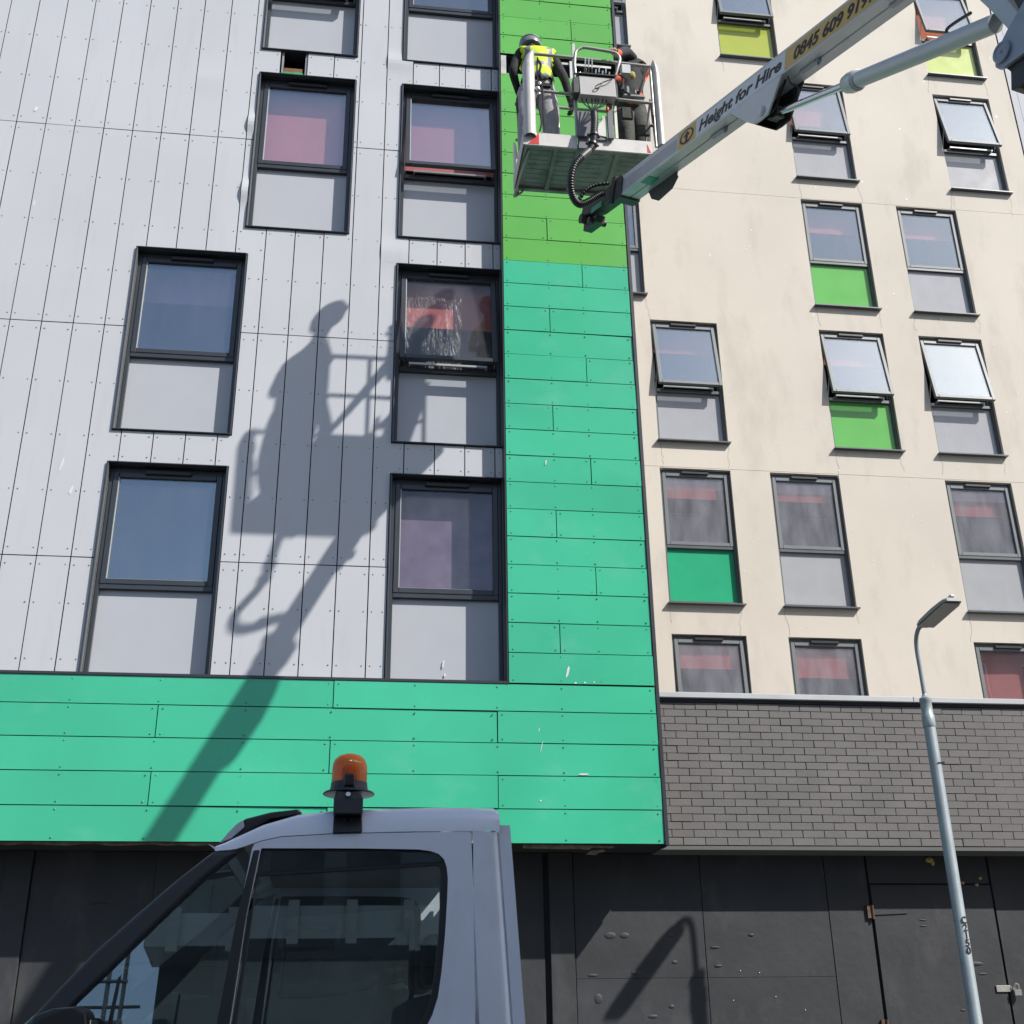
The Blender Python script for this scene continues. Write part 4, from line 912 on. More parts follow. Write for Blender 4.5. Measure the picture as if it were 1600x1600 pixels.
# ------------------------------------------------------------------ people
def lean(nodes, amt, base=10.3):
    for k, (p, r) in list(nodes.items()):
        f = 1 + amt * max(0, (p[2] - base) / 1.75); nodes[k] = ((p[0] * f, p[1] * f, 1.65 + (p[2] - 1.65) * f), r)
def leanp(p, amt, base=10.3):
    f = 1 + amt * max(0, (p[2] - base) / 1.75); return Vector((p[0] * f, p[1] * f, 1.65 + (p[2] - 1.65) * f))
def unlean(c, amt, base=10.3):
    q = Vector(c)
    for _ in range(4): f = 1 + amt * max(0, (q.z - base) / 1.75); q = Vector((c.x / f, c.y / f, 1.65 + (c.z - 1.65) / f))
    return q
def skin_body(name, nodes, edges, root, parent, mats, pick, level=2):
    keys = list(nodes); me = bpy.data.meshes.new(name); o3 = Vector(ORG[parent])
    me.from_pydata([Vector(nodes[k][0]) - o3 for k in keys], [(keys.index(a), keys.index(b_)) for a, b_ in edges], [])
    ob = bpy.data.objects.new(name, me); COL.objects.link(ob)
    sk = ob.modifiers.new('skin', 'SKIN'); sk.use_smooth_shade = True
    sv = me.skin_vertices[0].data
    for i, k in enumerate(keys):
        r = nodes[k][1]; sv[i].radius = r if isinstance(r, tuple) else (r, r); sv[i].use_root = (k == root)
    ss = ob.modifiers.new('sub', 'SUBSURF'); ss.levels = level; ss.render_levels = level
    dg = bpy.context.evaluated_depsgraph_get(); nm = bpy.data.meshes.new_from_object(ob.evaluated_get(dg)); nm.name = name
    bpy.data.objects.remove(ob)
    ob = bpy.data.objects.new(name, nm); COL.objects.link(ob); ob.parent = parent; ORG[ob] = tuple(o3)
    nm.materials.clear()
    for m in mats: nm.materials.append(M[m])
    for p in nm.polygons: p.material_index = pick(p.center + o3); p.use_smooth = True
    return ob
def shell(name, src, test, off, mats, pick, parent, th=.006):
    me = src.data; o3 = Vector(ORG[parent]); mb = MB(); idx = {}; 
    vn = [v.normal.copy() for v in me.vertices]
    for p in me.polygons:
        c = p.center + o3
        if not test(c): continue
        f = []
        for vi in p.vertices:
            if vi not in idx: idx[vi] = len(mb.v); mb.v.append(tuple(me.vertices[vi].co + o3 + vn[vi] * off))
            f.append(idx[vi])
        mb.f.append(tuple(f)); mb.m.append(pick(c))
    ob = mb.build(name, mats, parent, smooth=80)
    so_ = ob.modifiers.new('thick', 'SOLIDIFY'); so_.thickness = th; so_.offset = 1
    return ob
def hand(nodes, edges, key, wrist, d, side, curl):
    """palm and five separate fingers: d along the hand, side across, curl is the bend direction"""
    d = Vector(d).normalized(); side = Vector(side).normalized(); c = Vector(curl).normalized(); w_ = Vector(wrist)
    nodes[key + 'p'] = (w_ + d * .06, (.044, .026)); edges.append((key, key + 'p'))
    for k, (s_, ln) in enumerate(((-.030, .062), (-.010, .074), (.010, .070), (.029, .054))):
        a, b_, e = key + 'f%da' % k, key + 'f%db' % k, key + 'f%dc' % k
        r0 = w_ + d * .085 + side * s_
        nodes[a] = (r0, .0115); nodes[b_] = (r0 + d * ln * .5 + c * ln * .3, .0108); nodes[e] = (r0 + d * ln * .6 + c * ln * .9, .0095)
        edges += [(key + 'p', a), (a, b_), (b_, e)]
    r0 = w_ + d * .03 - side * .032
    nodes[key + 't1'] = (r0, .011); nodes[key + 't2'] = (r0 + d * .03 - side * .025 + c * .015, .010); nodes[key + 't3'] = (r0 + d * .055 - side * .028 + c * .035, .008)
    edges += [(key, key + 't1'), (key + 't1', key + 't2'), (key + 't2', key + 't3')]
FL = 10.275
P1 = thing('person', 'worker in a hi-vis yellow vest and grey helmet at the left of the basket', 'person', (1.73, 9.98, FL))
n = {}; e = []
n['pel'] = ((1.725, 9.98, 11.18), (.20, .15)); n['wai'] = ((1.73, 9.965, 11.34), (.175, .135)); n['che'] = ((1.73, 9.97, 11.54), (.19, .14)); n['upc'] = ((1.725, 10.0, 11.66), (.15, .105))
n['nec'] = ((1.71, 10.075, 11.80), .055); n['hd1'] = ((1.70, 10.13, 11.88), (.075, .085)); n['hd2'] = ((1.695, 10.165, 11.98), (.08, .095)); n['hd3'] = ((1.695, 10.18, 12.06), .055)
e += [('pel', 'wai'), ('wai', 'che'), ('che', 'upc'), ('upc', 'nec'), ('nec', 'hd1'), ('hd1', 'hd2'), ('hd2', 'hd3')]
n['sl'] = ((1.535, 9.985, 11.66), .068); n['el'] = ((1.455, 9.96, 11.38), .054); n['wl'] = ((1.555, 10.14, 11.22), .036)
n['sr'] = ((1.915, 9.985, 11.66), .068); n['er'] = ((2.03, 9.935, 11.32), .054); n['wr'] = ((2.105, 9.99, 11.03), .038)
e += [('upc', 'sl'), ('sl', 'el'), ('el', 'wl'), ('upc', 'sr'), ('sr', 'er'), ('er', 'wr')]
hand(n, e, 'wl', (1.555, 10.14, 11.22), (.5, .8, -.1), (0, -.2, 1), (.8, -.3, 0))
hand(n, e, 'wr', (2.105, 9.99, 11.03), (.12, .1, -1), (.3, .95, 0), (-.9, .2, -.2))
for s_, x in (('l', 1.64), ('r', 1.835)):
    n['h' + s_] = ((x - (.04 if s_ == 'l' else 0), 9.985, 11.06), .135); n['k' + s_] = ((x + (-.05 if s_ == 'l' else .025), 9.945, 10.76), .105); n['a' + s_] = ((x + (-.055 if s_ == 'l' else .03), 10.01, 10.37), .085); n['t' + s_] = ((x + (-.05 if s_ == 'l' else .035), 10.17, 10.31), .042)
    e += [('pel', 'h' + s_), ('h' + s_, 'k' + s_), ('k' + s_, 'a' + s_), ('a' + s_, 't' + s_)]
lean(n, .018)
def pk1(c):
    c = unlean(c, .018)
    if c.y > 10.19 and 11.86 < c.z < 11.98: return 3
    if c.z < 10.38: return 2
    if c.z < 11.17 and 1.5 < c.x < 1.96 and c.y < 10.12: return 1
    if c.x > 2.02 and c.z < 11.03: return 2
    return 0
body1 = skin_body('body', n, e, 'pel', P1, ['black_cloth', 'grey_cloth', 'rubber', 'skin'], pk1)
def vt(c):
    c = unlean(c, .018)
    return 11.19 < c.z < 11.80 and 1.575 < c.x < 1.885 and c.y < 10.12 or (11.45 < c.z < 11.79 and 1.545 < c.x < 1.915 and c.y < 10.1)
def vp_(c):
    c = unlean(c, .018)
    if 11.20 < c.z < 11.25 or 11.33 < c.z < 11.385: return 1
    if c.z >= 11.385 and (abs(c.x - 1.62) < .026 or abs(c.x - 1.84) < .026): return 1
    return 0
shell('vest', body1, vt, .016, ['hivis', 'reflect'], vp_, P1)
b = MB(); hc = leanp((1.695, 10.165, 11.985), .018); hax = Vector((-.05, .32, 1)).normalized()
b.lathe([(.122, -.07), (.130, -.05), (.132, -.02), (.131, .02), (.120, .07), (.092, .112), (.05, .135), (.01, .142)], hc, hax, 26); b.build('helmet', 'helmet', P1, smooth=40)
b = MB(); hb = []
for k in range(11):
    a = PI * (.05 + .9 * k / 10); hb.append(hc + Vector((-math.cos(a) * .125 - .02, math.sin(a) * .19, -math.sin(a) * .07 - .005)))
b.add([tuple(p) for p in hb] + [tuple(hc + Vector((0, .02, .0)))], [(k, k + 1, 11) for k in range(10)])
pk = b.build('helmet_peak', 'helmet', P1); sm_ = pk.modifiers.new('thick', 'SOLIDIFY'); sm_.thickness = .006
b = MB(); b.tube([(hc.x + .123 * math.cos(2 * PI * k / 20), hc.y + .123 * math.sin(2 * PI * k / 20), hc.z + .02 - .32 * .123 * math.sin(2 * PI * k / 20)) for k in range(11, 21)], .008, 6); b.build('helmet_strap', 'reflect', P1, smooth=50)
b = MB(); b.box(1.61, 1.87, 9.90, 9.93, 11.16, 11.21); b.ball((1.78, 9.92, 11.36), .03, (1, .6, 1.4), 8, 6); b.build('harness_belt', 'black_cloth', P1, bevel=.008)

P2 = thing('person', 'bent worker in dark jacket with orange patches gripping the hoop guard', 'person', (2.78, 10.1, FL))
n = {}; e = []
n['pel'] = ((2.785, 10.06, 11.12), (.19, .15)); n['wai'] = ((2.79, 10.02, 11.28), (.185, .14)); n['che'] = ((2.80, 9.99, 11.48), (.20, .15)); n['upc'] = ((2.79, 10.01, 11.62), (.145, .11))
n['nec'] = ((2.775, 10.08, 11.74), .06); n['hd1'] = ((2.775, 10.13, 11.83), (.10, .11)); n['hd2'] = ((2.77, 10.19, 11.93), (.105, .115)); n['hd3'] = ((2.77, 10.23, 12.0), .08)
e += [('pel', 'wai'), ('wai', 'che'), ('che', 'upc'), ('upc', 'nec'), ('nec', 'hd1'), ('hd1', 'hd2'), ('hd2', 'hd3')]
n['sl'] = ((2.80, 9.95, 11.70), .098); n['el'] = ((2.70, 9.80, 11.66), .070); n['wl'] = ((2.575, 9.76, 11.575), .038)
n['sr'] = ((2.955, 9.98, 11.60), .085); n['er'] = ((2.66, 10.20, 11.60), .062); n['wr'] = ((2.40, 10.42, 11.84), .040)
e += [('upc', 'sl'), ('sl', 'el'), ('el', 'wl'), ('upc', 'sr'), ('sr', 'er'), ('er', 'wr')]
hand(n, e, 'wl', (2.575, 9.76, 11.575), (-.55, -.8, -.15), (-.8, .55, .1), (.1, -.25, -1)); hand(n, e, 'wr', (2.40, 10.42, 11.84), (-.6, .5, .5), (.3, .8, -.4), (-.6, .3, -.6))
for s_, x in (('l', 2.705), ('r', 2.865)):
    n['h' + s_] = ((x, 10.06, 11.02), .125); n['k' + s_] = ((x + (.0 if s_ == 'l' else .02), 9.99, 10.74), .105); n['a' + s_] = ((x + .02, 10.06, 10.37), .088); n['t' + s_] = ((x + .02, 10.2, 10.31), .044)
    e += [('pel', 'h' + s_), ('h' + s_, 'k' + s_), ('k' + s_, 'a' + s_), ('a' + s_, 't' + s_)]
keep = {k: v for k, v in n.items() if k.startswith('wl') or k.startswith('wr') or k == 'er'}; lean(n, .034, 9.9); n.update(keep)
def pk2(c):
    if c.x < 2.60 and c.z > 11.38 and c.y < 9.83: return 2
    c = unlean(c, .034, 9.9)
    if c.z > 11.72 and c.y > 10.08: return 0
    if c.z < 10.37: return 3
    if c.z < 11.16: return 1
    if c.z > 11.5 and (c.x > 2.965): return 4
    if 11.30 < c.z < 11.42 and c.x < 2.70: return 4
    if 11.16 < c.z < 11.24 and c.x > 2.86: return 4
    return 0
body2 = skin_body('body', n, e, 'pel', P2, ['black_cloth', 'char_cloth', 'skin', 'rubber', 'orange_cloth'], pk2)
for (x0, x1, y, z0, z1, m_, nm) in ((2.64, 2.77, 9.90, 10.80, 10.97, 'char_cloth', 'cargo_pocket'), (2.82, 2.95, 9.91, 10.60, 10.75, 'char_cloth', 'cargo_pocket'), (2.70, 2.95, 9.99, 11.20, 11.245, 'reflect', 'harness_belt'), (2.73, 2.77, 9.98, 11.24, 11.35, 'reflect', 'harness_strap'), (2.82, 2.85, 9.98, 11.24, 11.33, 'reflect', 'harness_strap')):
    b = MB(); b.box(x0, x1, y, y + .04, z0, z1); b.build(nm, m_, P2, bevel=.012)
b = MB(); b.ball((2.77, 9.97, 11.10), .03, (1.6, .6, .7), 8, 6); b.build('belt_tag', 'orange_cloth', P2, smooth=50)

# ------------------------------------------------------------------ white van (chassis cab)
VN = thing('van', 'white drop-side van cab with an orange beacon on its roof', 'van', (-.6, 6, -.115))
VY0, VY1 = 4.93, 6.90; VC = (VY0 + VY1) / 2
def vx(x): return 1.087 * x
def vz(z): return 1.65 + 1.087 * (z - 1.65)
def side_y(z, s):        # tumblehome: the flank leans in towards the roof
    d = 0 if z < 1.55 else .11 * (z - 1.55)
    d = d if z > .7 else 0
    return VY0 + d if s < 0 else VY1 - d
def vp2(pts): return [(vx(x), vz(z)) for x, z in pts]
roof_top = vp2([(-.486, 2.301), (-.456, 2.314), (-.438, 2.324), (-.412, 2.338), (-.384, 2.352), (-.319, 2.384), (-.194, 2.423), (-.067, 2.438), (.047, 2.444), (.177, 2.449), (.322, 2.454), (.45, 2.456), (.553, 2.454), (.572, 2.440)])
gut = vp2([(-.486, 2.296), (-.456, 2.298), (-.43, 2.300), (-.41, 2.303), (-.382, 2.312), (-.32, 2.334), (-.25, 2.35), (-.064, 2.362), (.107, 2.367), (.2, 2.370), (.323, 2.372), (.454, 2.374), (.553, 2.375), (.572, 2.374)])
apo = vp2([(-.486, 2.298), (-.612, 2.191), (-.739, 2.07), (-.862, 1.948), (-.964, 1.829), (-1.04, 1.735), (-1.26, 1.50)])
api = vp2([(-.394, 2.298), (-.511, 2.195), (-.654, 2.045), (-.8, 1.885), (-.905, 1.775), (-1.06, 1.60)])
body = MB()
# roof skin
ns = 12; secs = []
for (rx, rz), (gx_, gz) in zip(roof_top, gut):
    y0 = side_y(gz, -1); y1 = side_y(gz, 1); s_ = []
    for k in range(ns + 1):
        u = k / ns; ed = min(k, ns - k); dd = (0, .006, .022, .05, .09, .20, .5)[ed] * (1 if ed < 6 else 0); yy = (y0 + dd if k < ns - k else y1 - dd) if ed < 6 else (y0 + y1) / 2
        hh = (0, .42, .74, .92, 1.0, 1.03, 1.05)[ed]
        s_.append((rx * min(1, hh * 1.2) + gx_ * (1 - min(1, hh * 1.2)), yy, gz + (rz + .022 - gz) * (hh)))
    secs.append(s_)
vs = [v for s_ in secs for v in s_]; W_ = ns + 1
body.add(vs, [(i * W_ + j, i * W_ + j + 1, (i + 1) * W_ + j + 1, (i + 1) * W_ + j) for i in range(len(secs) - 1) for j in range(ns)])
# rear cab corner and back wall
rc = []
for z in [vz(t) for t in (2.44, 2.40, 2.36, 2.2, 2.0, 1.8, 1.6, 1.2, .7)]:
    pass
for s in (-1, 1):
    cols = []
    for z in (vz(2.373), vz(2.2), vz(2.0), vz(1.8), vz(1.6), 1.2, .75):
        y = side_y(z, s); xe = vx(.571 + (2.374 - (1.65 + (z - 1.65) / 1.087)) * .05); c_ = []
        c_.append((vx(.468), y, z))
        c_.append((xe - .045, y, z)); c_.append((xe - .015, y - s * .012, z)); c_.append((xe, y - s * .035, z)); c_.append((xe + .002, y - s * .20, z))
        cols.append(c_)
    vs = [v for c_ in cols for v in c_]; W_ = 5
    body.add(vs, [(i * W_ + j, i * W_ + j + 1, (i + 1) * W_ + j + 1, (i + 1) * W_ + j) for i in range(len(cols) - 1) for j in range(4)])
bw_ = [(.62, .75), (.665, .75), (.665, vz(1.696))]
body.plate([(VY0 + .15, .75), (VY1 - .15, .75), (VY1 - .25, vz(2.42)), (VY0 + .25, vz(2.42))], [[(VY0 + .45, 1.5), (VY1 - .45, 1.5), (VY1 - .48, 2.25), (VY0 + .48, 2.25)]], lambda y, z: (vx(.571 + (2.374 - (1.65 + (z - 1.65) / 1.087)) * .05) + .002, y, z), (.02, 0, 0))
# bonnet, wings, lower flanks
for s in (-1, 1):
    y = VY0 if s < 0 else VY1
    body.plate([(-2.25, .55), (-2.30, .9), (-2.2, 1.12), (-1.85, 1.32), (-1.45, 1.46), (vx(-1.06), vz(1.55)), (vx(-.47), vz(1.5)), (vx(-.47), .35), (-1.0, .35), (-1.05, .55), (-1.25, .78), (-1.55, .78), (-1.78, .6), (-1.82, .35), (-2.2, .35)], [], lambda x, z: (x, y, z), (0, -s * .03, 0))
prof = [(-2.32, .3), (-2.34, .75), (-2.28, 1.02), (-2.2, 1.14), (-1.85, 1.33), (-1.45, 1.475), (-1.36, 1.50)]
for (xa, za), (xb_, zb) in zip(prof, prof[1:]): body.add([(xa, VY0 + .02, za), (xb_, VY0 + .02, zb), (xb_, VY1 - .02, zb), (xa, VY1 - .02, za)], [(0, 1, 2, 3)])
body.box(vx(.57), vx(.60), VY0 + .2, VY1 - .2, .7, .78)
bodyo = body.build('body', 'van_white', VN, smooth=38)
b = MB()
pts = []
for z in (vz(2.40), vz(2.2), vz(2.0), vz(1.8), vz(1.6), 1.2, .8):
    zz = 1.65 + (z - 1.65) / 1.087; xe = vx(.571 + (2.374 - zz) * .05); pts.append((xe, z))
for s in (-1, 1):
    b = MB(); b.plate(pts + [(x + .048, z) for x, z in reversed(pts)], [], lambda x, z: (x, side_y(z, s) - s * .022, z), (0, -s * .012, 0)); b.build('rear_flange', 'van_white', VN)
# doors
for s in (-1, 1):
    win = vp2([(-.318, 2.306), (.038, 2.307), (.26, 2.304), (.305, 2.299), (.338, 2.288), (.358, 2.268), (.368, 2.240), (.3725, 2.20), (.3695, 2.12), (.362, 2.0), (.349, 1.87), (.336, 1.786), (.317, 1.73), (.285, 1.67), (.24, 1.60), (.16, 1.55), (-.2, 1.52), (-.392, 1.52), (-.377, 1.709), (-.351, 2.069)])
    outer = vp2([(-.352, 2.304), (-.345, 2.322), (-.32, 2.331), (-.25, 2.347), (-.064, 2.359), (.107, 2.364), (.323, 2.369), (.453, 2.371), (.4605, 2.366), (.463, 2.30), (.472, 2.0), (.484, 1.66), (.49, 1.3)]) + [(vx(.49), .42), (vx(-.45), .42)] + vp2([(-.45, 1.45), (-.415, 1.709), (-.39, 2.0), (-.362, 2.22)])
    b = MB(); b.plate(outer, [win], lambda x, z: (x, side_y(z, s), z), (0, -s * .03, 0)); door = b.build('door', 'van_white', VN)
    gl_ = vp2([(-.318, 2.306), (.038, 2.307), (.26, 2.304), (.305, 2.299), (.338, 2.288), (.358, 2.268), (.368, 2.240), (.3725, 2.20), (.3695, 2.12), (.362, 2.0), (.349, 1.87), (.336, 1.786), (.317, 1.73), (.285, 1.67), (.24, 1.60), (.16, 1.55), (-.2, 1.52), (-.392, 1.52)])
    gl_in = vp2([(-.322, 2.206), (.335, 2.246), (.3455, 2.235), (.345, 2.12), (.338, 2.0), (.325, 1.87), (.312, 1.79), (.295, 1.735), (.265, 1.68), (.22, 1.62), (.14, 1.565), (-.2, 1.535), (-.37, 1.535)])
    b = MB(); b.plate(gl_, [gl_in], lambda x, z: (x, side_y(z, s) - s * .016, z), (0, -s * .012, 0)); b.build('window_rubber', 'van_black', door, bevel=.003)
    b = MB(); b.plate(gl_in, [], lambda x, z: (x, side_y(z, s) - s * .02, z), (0, -s * .004, 0)); b.build('door_glass', 'van_glass', door)
    b = MB(); b.plate(vp2([(-.30, 2.296), (.33, 2.292), (.352, 2.262), (.30, 2.258), (-.31, 2.222)]), [], lambda x, z: (x, side_y(z, s) - s * .008, z), (0, -s * .004, 0)); b.build('wind_deflector', 'van_glass', door)
    # black divider between quarter light and door glass
    b = MB(); b.plate(vp2([(-.346, 2.298), (-.322, 2.300), (-.352, 2.069), (-.379, 1.709), (-.394, 1.52), (-.455, 1.52), (-.425, 1.709), (-.385, 2.069)]), [], lambda x, z: (x, side_y(z, s) + s * .004, z), (0, -s * .035, 0)); b.build('door_pillar', 'van_black', door, bevel=.004)
    # A-pillar
    b = MB(); b.plate(apo + list(reversed(api)), [], lambda x, z: (x, side_y(z, s) + s * .006, z), (0, -s * .07, 0)); b.build('windscreen_pillar', 'van_pillar', VN, bevel=.018, bseg=3)
    b = MB(); b.plate(list(reversed(api)) + vp2([(-.348, 2.298), (-.387, 2.069), (-.428, 1.709), (-.458, 1.50), (-.95, 1.46)]), [], lambda x, z: (x, side_y(z, s) - s * .018, z), (0, -s * .004, 0)); b.build('quarter_glass', 'van_glass', VN)
    b = MB(); b.plate(vp2([(-.775, 1.86), (-.765, 1.87), (-.79, 1.5), (-.81, 1.5)]), [], lambda x, z: (x, side_y(z, s) - s * .012, z), (0, -s * .02, 0)); b.build('quarter_bar', 'van_black', VN)
    # mirror
    ym = VY0 - .17 if s < 0 else VY1 + .17
    b = MB(); b.plate([(-1.085, 1.45), (-1.085, 1.70), (-1.06, 1.745), (-1.0, 1.768), (-.915, 1.775), (-.885, 1.755), (-.875, 1.71), (-.872, 1.45), (-.9, 1.42), (-1.06, 1.42)], [], lambda x, z: (x, ym - .09, z), (0, .18, 0)); mir = b.build('door_mirror', 'van_black', VN, bevel=.022, bseg=3)
    b = MB(); b.box(-.871, -.867, ym - .07, ym + .07, 1.47, 1.73); b.build('mirror_glass', 'chrome', mir)
    b = MB(); b.tube([(-.97, ym, 1.5), (-.99, side_y(1.45, s), 1.42)], .035, 10); b.build('mirror_arm', 'van_black', mir, smooth=50)
    b = MB(); b.plate([(-2.31, .92), (-2.2, 1.10), (-1.9, 1.20), (-1.98, .98), (-2.2, .86)], [], lambda x, z: (x, (VY0 if s < 0 else VY1) + s * .006, z), (0, -s * .04, 0)); b.build('headlight', 'headlight', VN, bevel=.01)
    for xw in (-1.42, 1.9):
        yw = (VY0 if s < 0 else VY1) - s * .13
        b = MB(); b.lathe([(.21, -.11), (.33, -.115), (.345, -.08), (.345, .08), (.33, .115), (.21, .11)], (xw, yw, .23), (0, 1, 0), 28); wh = b.build('wheel', 'tyre', VN, smooth=35)
        b = MB(); b.lathe([(.215, -.06), (.215, .06), (.15, .08), (.06, .085)], (xw, yw, .23), (0, s, 0), 24); b.build('rim', 'galv', wh, smooth=35)
# windscreen
b = MB(); tz = vz(2.292); b.add([(vx(-.47), side_y(tz, -1) + .05, tz), (vx(-.47), side_y(tz, 1) - .05, tz), (-1.40, VY1 - .06, 1.49), (-1.40, VY0 + .06, 1.49)], [(0, 1, 2, 3)])
ws_ = b.build('windscreen', 'van_glass', VN); q = ws_.modifiers.new('thick', 'SOLIDIFY'); q.thickness = .006
b = MB(); b.plate([(x, z + .030) for x, z in vp2([(-.478, 2.318), (-.452, 2.352), (-.425, 2.382), (-.39, 2.403), (-.30, 2.4275), (-.195, 2.440), (-.178, 2.424), (-.30, 2.404), (-.387, 2.352), (-.44, 2.31)])], [], lambda x, z: (x, VY0 + .20, z), (0, VY1 - VY0 - .40, 0)); b.build('roof_visor', 'van_black', VN, bevel=.008, bseg=2)
b = MB(); b.plate([(x, z + .028) for x, z in vp2([(-.482, 2.312), (-.452, 2.348), (-.425, 2.380), (-.400, 2.398), (-.392, 2.372), (-.44, 2.328)])], [], lambda x, z: (x, VY0 + .185, z), (0, .012, 0)); b.build('marker_lamp', 'headlight', VN, bevel=.004)
b = MB(); b.plate(vp2([(-.515, 2.325), (-.478, 2.296), (-.468, 2.305)]), [], lambda x, z: (x, VY0 + .12, z), (0, .012, 0)); b.build('washer_tip', 'van_white', VN)

# interior
b = MB(); b.plate([(-1.35, 1.40), (-1.1, 1.50), (-.72, 1.55), (-.62, 1.48), (-.62, 1.1), (-1.3, 1.1)], [], lambda x, z: (x, VY0 + .08, z), (0, VY1 - VY0 - .16, 0)); b.build('dashboard', 'seat', VN, bevel=.03)
b = MB(); b.tube([(-.52 + .06 * math.cos(2 * PI * k / 24) , VY1 - .52 + .19 * math.sin(2 * PI * k / 24), 1.50 + .18 * math.cos(2 * PI * k / 24)) for k in range(25)], .016, 8); b.tube([(-.52, VY1 - .52, 1.5), (-.75, VY1 - .52, 1.38)], .03, 8); b.build('steering_wheel', 'van_black', VN, smooth=50)
for yc, hw in ((VY0 + .75, .46), (VY1 - .45, .25)):
    b = MB(); b.plate([(.05, .95), (.33, .95), (.42, 1.75), (.36, 1.82), (.26, 1.80), (.18, 1.12), (-.15, 1.1), (-.18, .97)], [], lambda x, z: (x, yc - hw, z), (0, hw * 2, 0)); st = b.build('seat', 'seat', VN, bevel=.04, bseg=2)
    for dy in ((-.23, .23) if hw > .3 else (0,)): b = MB(); b.box(.33, .43, yc + dy - .13, yc + dy + .13, 1.86, 2.06); b.build('headrest', 'seat', st, bevel=.03, bseg=2)
b = MB(); b.box(vx(-.35), vx(.54), VY0 + .22, VY1 - .22, vz(2.335), vz(2.345)); b.box(vx(.50), vx(.53), VY0 + .14, VY1 - .14, .8, 1.5); b.build('headlining', 'interior', VN)
b = MB(); b.box(-1.3, .6, VY0 + .05, VY1 - .05, .5, .55); b.build('cab_floor', 'seat', VN)
b = MB(); b.plate([(-.30, 2.03), (-.02, 2.04), (-.02, 2.12), (-.3, 2.12)], [], lambda x, z: (x, VC - .1, z), (0, .2, 0)); b.build('sun_visor', 'interior', VN, bevel=.02)
# beacon
b = MB(); cx_, cy_ = vx(-.006), VY0 + .17
b.lathe([(.074, 0), (.074, .045), (.072, .075), (.064, .098), (.048, .113), (.025, .121), (.004, .123)], (cx_, cy_, vz(2.562)), n=28); bea = b.build('beacon', 'amber', VN, smooth=50)
b = MB(); b.lathe([(.03, 0), (.034, .02), (.034, .055), (.022, .07)], (cx_, cy_, vz(2.568)), n=14); b.build('beacon_bulb', 'ply', bea, smooth=50)
b = MB(); b.lathe([(.106, -.003), (.108, .0), (.104, .006), (.082, .012), (.077, .03), (.076, .046), (.066, .048)], (cx_, cy_, vz(2.520)), n=28); b.build('beacon_base', 'van_black', bea, smooth=40)
b = MB(); b.plate([(cx_ - .060, vz(2.425)), (cx_ + .060, vz(2.425)), (cx_ + .060, vz(2.487)), (cx_ + .048, vz(2.515)), (cx_ + .028, vz(2.535)), (cx_ - .028, vz(2.535)), (cx_ - .050, vz(2.515)), (cx_ - .060, vz(2.487))], [], lambda x, z: (x, cy_ - .125 + max(0, z - vz(2.46)) * .45, z), (0, .10, 0)); b.box(cx_ - .022, cx_ + .022, cy_ - .095, cy_ - .07, vz(2.535), vz(2.585)); b.build('beacon_bracket', 'van_black', bea, bevel=.008, bseg=2)
b = MB(); b.lathe([(.010, 0), (.010, .003)], (cx_ - .002, cy_ - .115, vz(2.500)), (0, -1, .4), 14); b.build('lock_barrel', 'steel_bright', bea)
b = MB(); b.plate([(cx_ - .058, vz(2.362)), (cx_ + .060, vz(2.366)), (cx_ + .058, vz(2.43)), (cx_ - .058, vz(2.43))], [], lambda x, z: (x, side_y(vz(2.36), -1) - .012 + max(0, z - vz(2.37)) * .35, z), (0, .03, 0))
for xx in (-.015, .015): b.box(cx_ + xx - .003, cx_ + xx + .003, side_y(vz(2.36), -1) + .002, side_y(vz(2.36), -1) + .012, vz(2.39), vz(2.42))
b.build('beacon_strap', 'van_black', bea, bevel=.004)
# load bed behind the cab, below eye level
b = MB(); b.box(.80, 3.6, VY0 + .02, VY1 - .02, .82, .90); b.box(.80, .84, VY0 + .02, VY1 - .02, .9, 1.38); b.build('load_bed', 'galv', VN, bevel=.006)
for y in (VY0, VY1 - .03):
    b = MB(); b.box(.85, 3.6, y, y + .03, .88, 1.28); b.build('drop_side', 'galv', VN, bevel=.006)
b = MB(); b.box(3.57, 3.6, VY0 + .04, VY1 - .04, .905, 1.28); b.build('tailboard', 'galv', VN)
b = MB(); b.box(-1.9, 3.5, VC - .45, VC - .37, .45, .6); b.box(-1.9, 3.5, VC + .37, VC + .45, .45, .6); b.build('chassis_rail', 'dark_steel', VN)

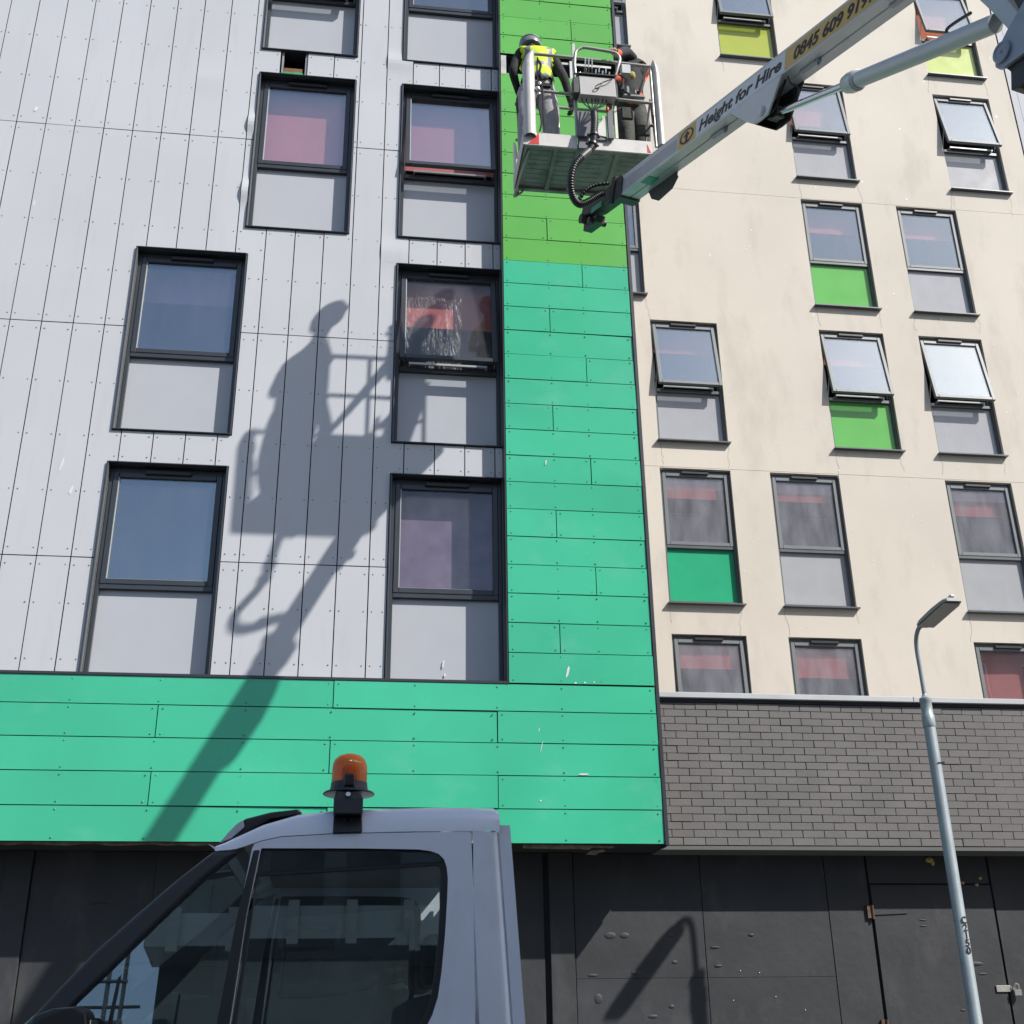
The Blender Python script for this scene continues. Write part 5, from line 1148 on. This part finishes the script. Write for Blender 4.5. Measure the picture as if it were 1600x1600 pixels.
# ------------------------------------------------------------------ building across the street (behind the camera, shades the van)
OB = thing('brick_block', 'tall brown block across the street behind the viewer', 'building', (20, -8.5, 0))
ws = []
for r in range(7):
    for c in range(7): ws.append(rect(9.4 + c * 2.8, 10.8 + c * 2.8, 1.3 + r * 3.0, 3.0 + r * 3.0))
b = MB(); b.plate(rect(8, 31, 0, 22), ws, lambda x, z: (x, -8.2, z), (0, -.3, 0)); b.box(8, 8.3, -20, -8.5, 0, 22); b.box(30.7, 31, -20, -8.5, 0, 22); b.box(8.3, 30.7, -20, -19.7, 0, 22); b.box(8.3, 30.7, -19.7, -8.5, 21.8, 22)
b.build('wall', 'opp_wall', OB)
wm = None
for q in ws:
    (x0, z0), (x1, _), (_, z1), _ = q
    if wm is None:
        b = MB(); b.box(0, .06, 0, .06, 0, 1.7); b.box(1.34, 1.4, 0, .06, 0, 1.7); b.box(.06, 1.34, 0, .06, 0, .06); b.box(.06, 1.34, 0, .06, 1.64, 1.7); b.box(.68, .72, .005, .055, .06, 1.64); b.mi = 1; b.box(.06, 1.34, .02, .03, .06, 1.64)
        wo_ = MB(); wo_.v = b.v; wo_.f = b.f; wo_.m = b.m; wm = wo_.build('window', ['sticker_white', 'opp_glass'], None); wm.parent = OB; ob = wm
    else: ob = wm.copy(); COL.objects.link(ob)
    ob.location = Vector((x0, -8.42, z0)) - Vector(ORG[OB])
LB = thing('low_block', 'low dark block with a pale canopy fascia across the street', 'building', (-.6, -8.2, 0))
b = MB(); b.box(-2.6, 7.9, -16, -8.2, 0, 8.2); b.build('wall', 'low_wall', LB)
b = MB(); b.box(-2.7, 7.9, -8.19, -7.2, 5.6, 6.05); cn = b.build('canopy', 'coping', LB)
for k in range(12):
    b = MB(); b.box(-2.4 + k * .8, -2.25 + k * .8, -7.19, -7.1, 5.5, 6.1); b.build('bracket', 'basket_white', cn)
for r in range(2):
    for k in range(3): b = MB(); b.box(-2.3 + k * 1.15, -1.5 + k * 1.15, -8.199, -8.15, 2.2 + r * 4.1, 3.6 + r * 4.1); b.build('window', 'opp_glass', LB)
SCF = thing('scaffold', 'steel scaffold with timber boards across the street', 'scaffold', (-5, -7.4, 0))
XS = (-6.6, -5.4, -4.2, -3.0)
for x in XS:
    for y in (-6.7, -7.9): b = MB(); b.tube([(x, y, 0), (x, y, 9.5)], .03, 8); b.build('standard', 'scaff', SCF, smooth=50)
for z in (2, 4, 6, 8):
    for y in (-6.66, -7.94):
        for dz in (0, .5, 1.0): b = MB(); b.tube([(-6.9, y, z + dz), (-2.75, y, z + dz)], .026, 6); b.build('ledger', 'scaff', SCF, smooth=50)
    for x in XS: b = MB(); b.tube([(x + .05, -6.5, z), (x + .05, -8.1, z)], .024, 6); b.build('transom', 'scaff', SCF, smooth=50)
    for k in range(4): b = MB(); b.box(-6.85, -2.8, -7.85 + k * .28, -7.6 + k * .28, z + .04, z + .08); b.build('plank', 'plank', SCF)
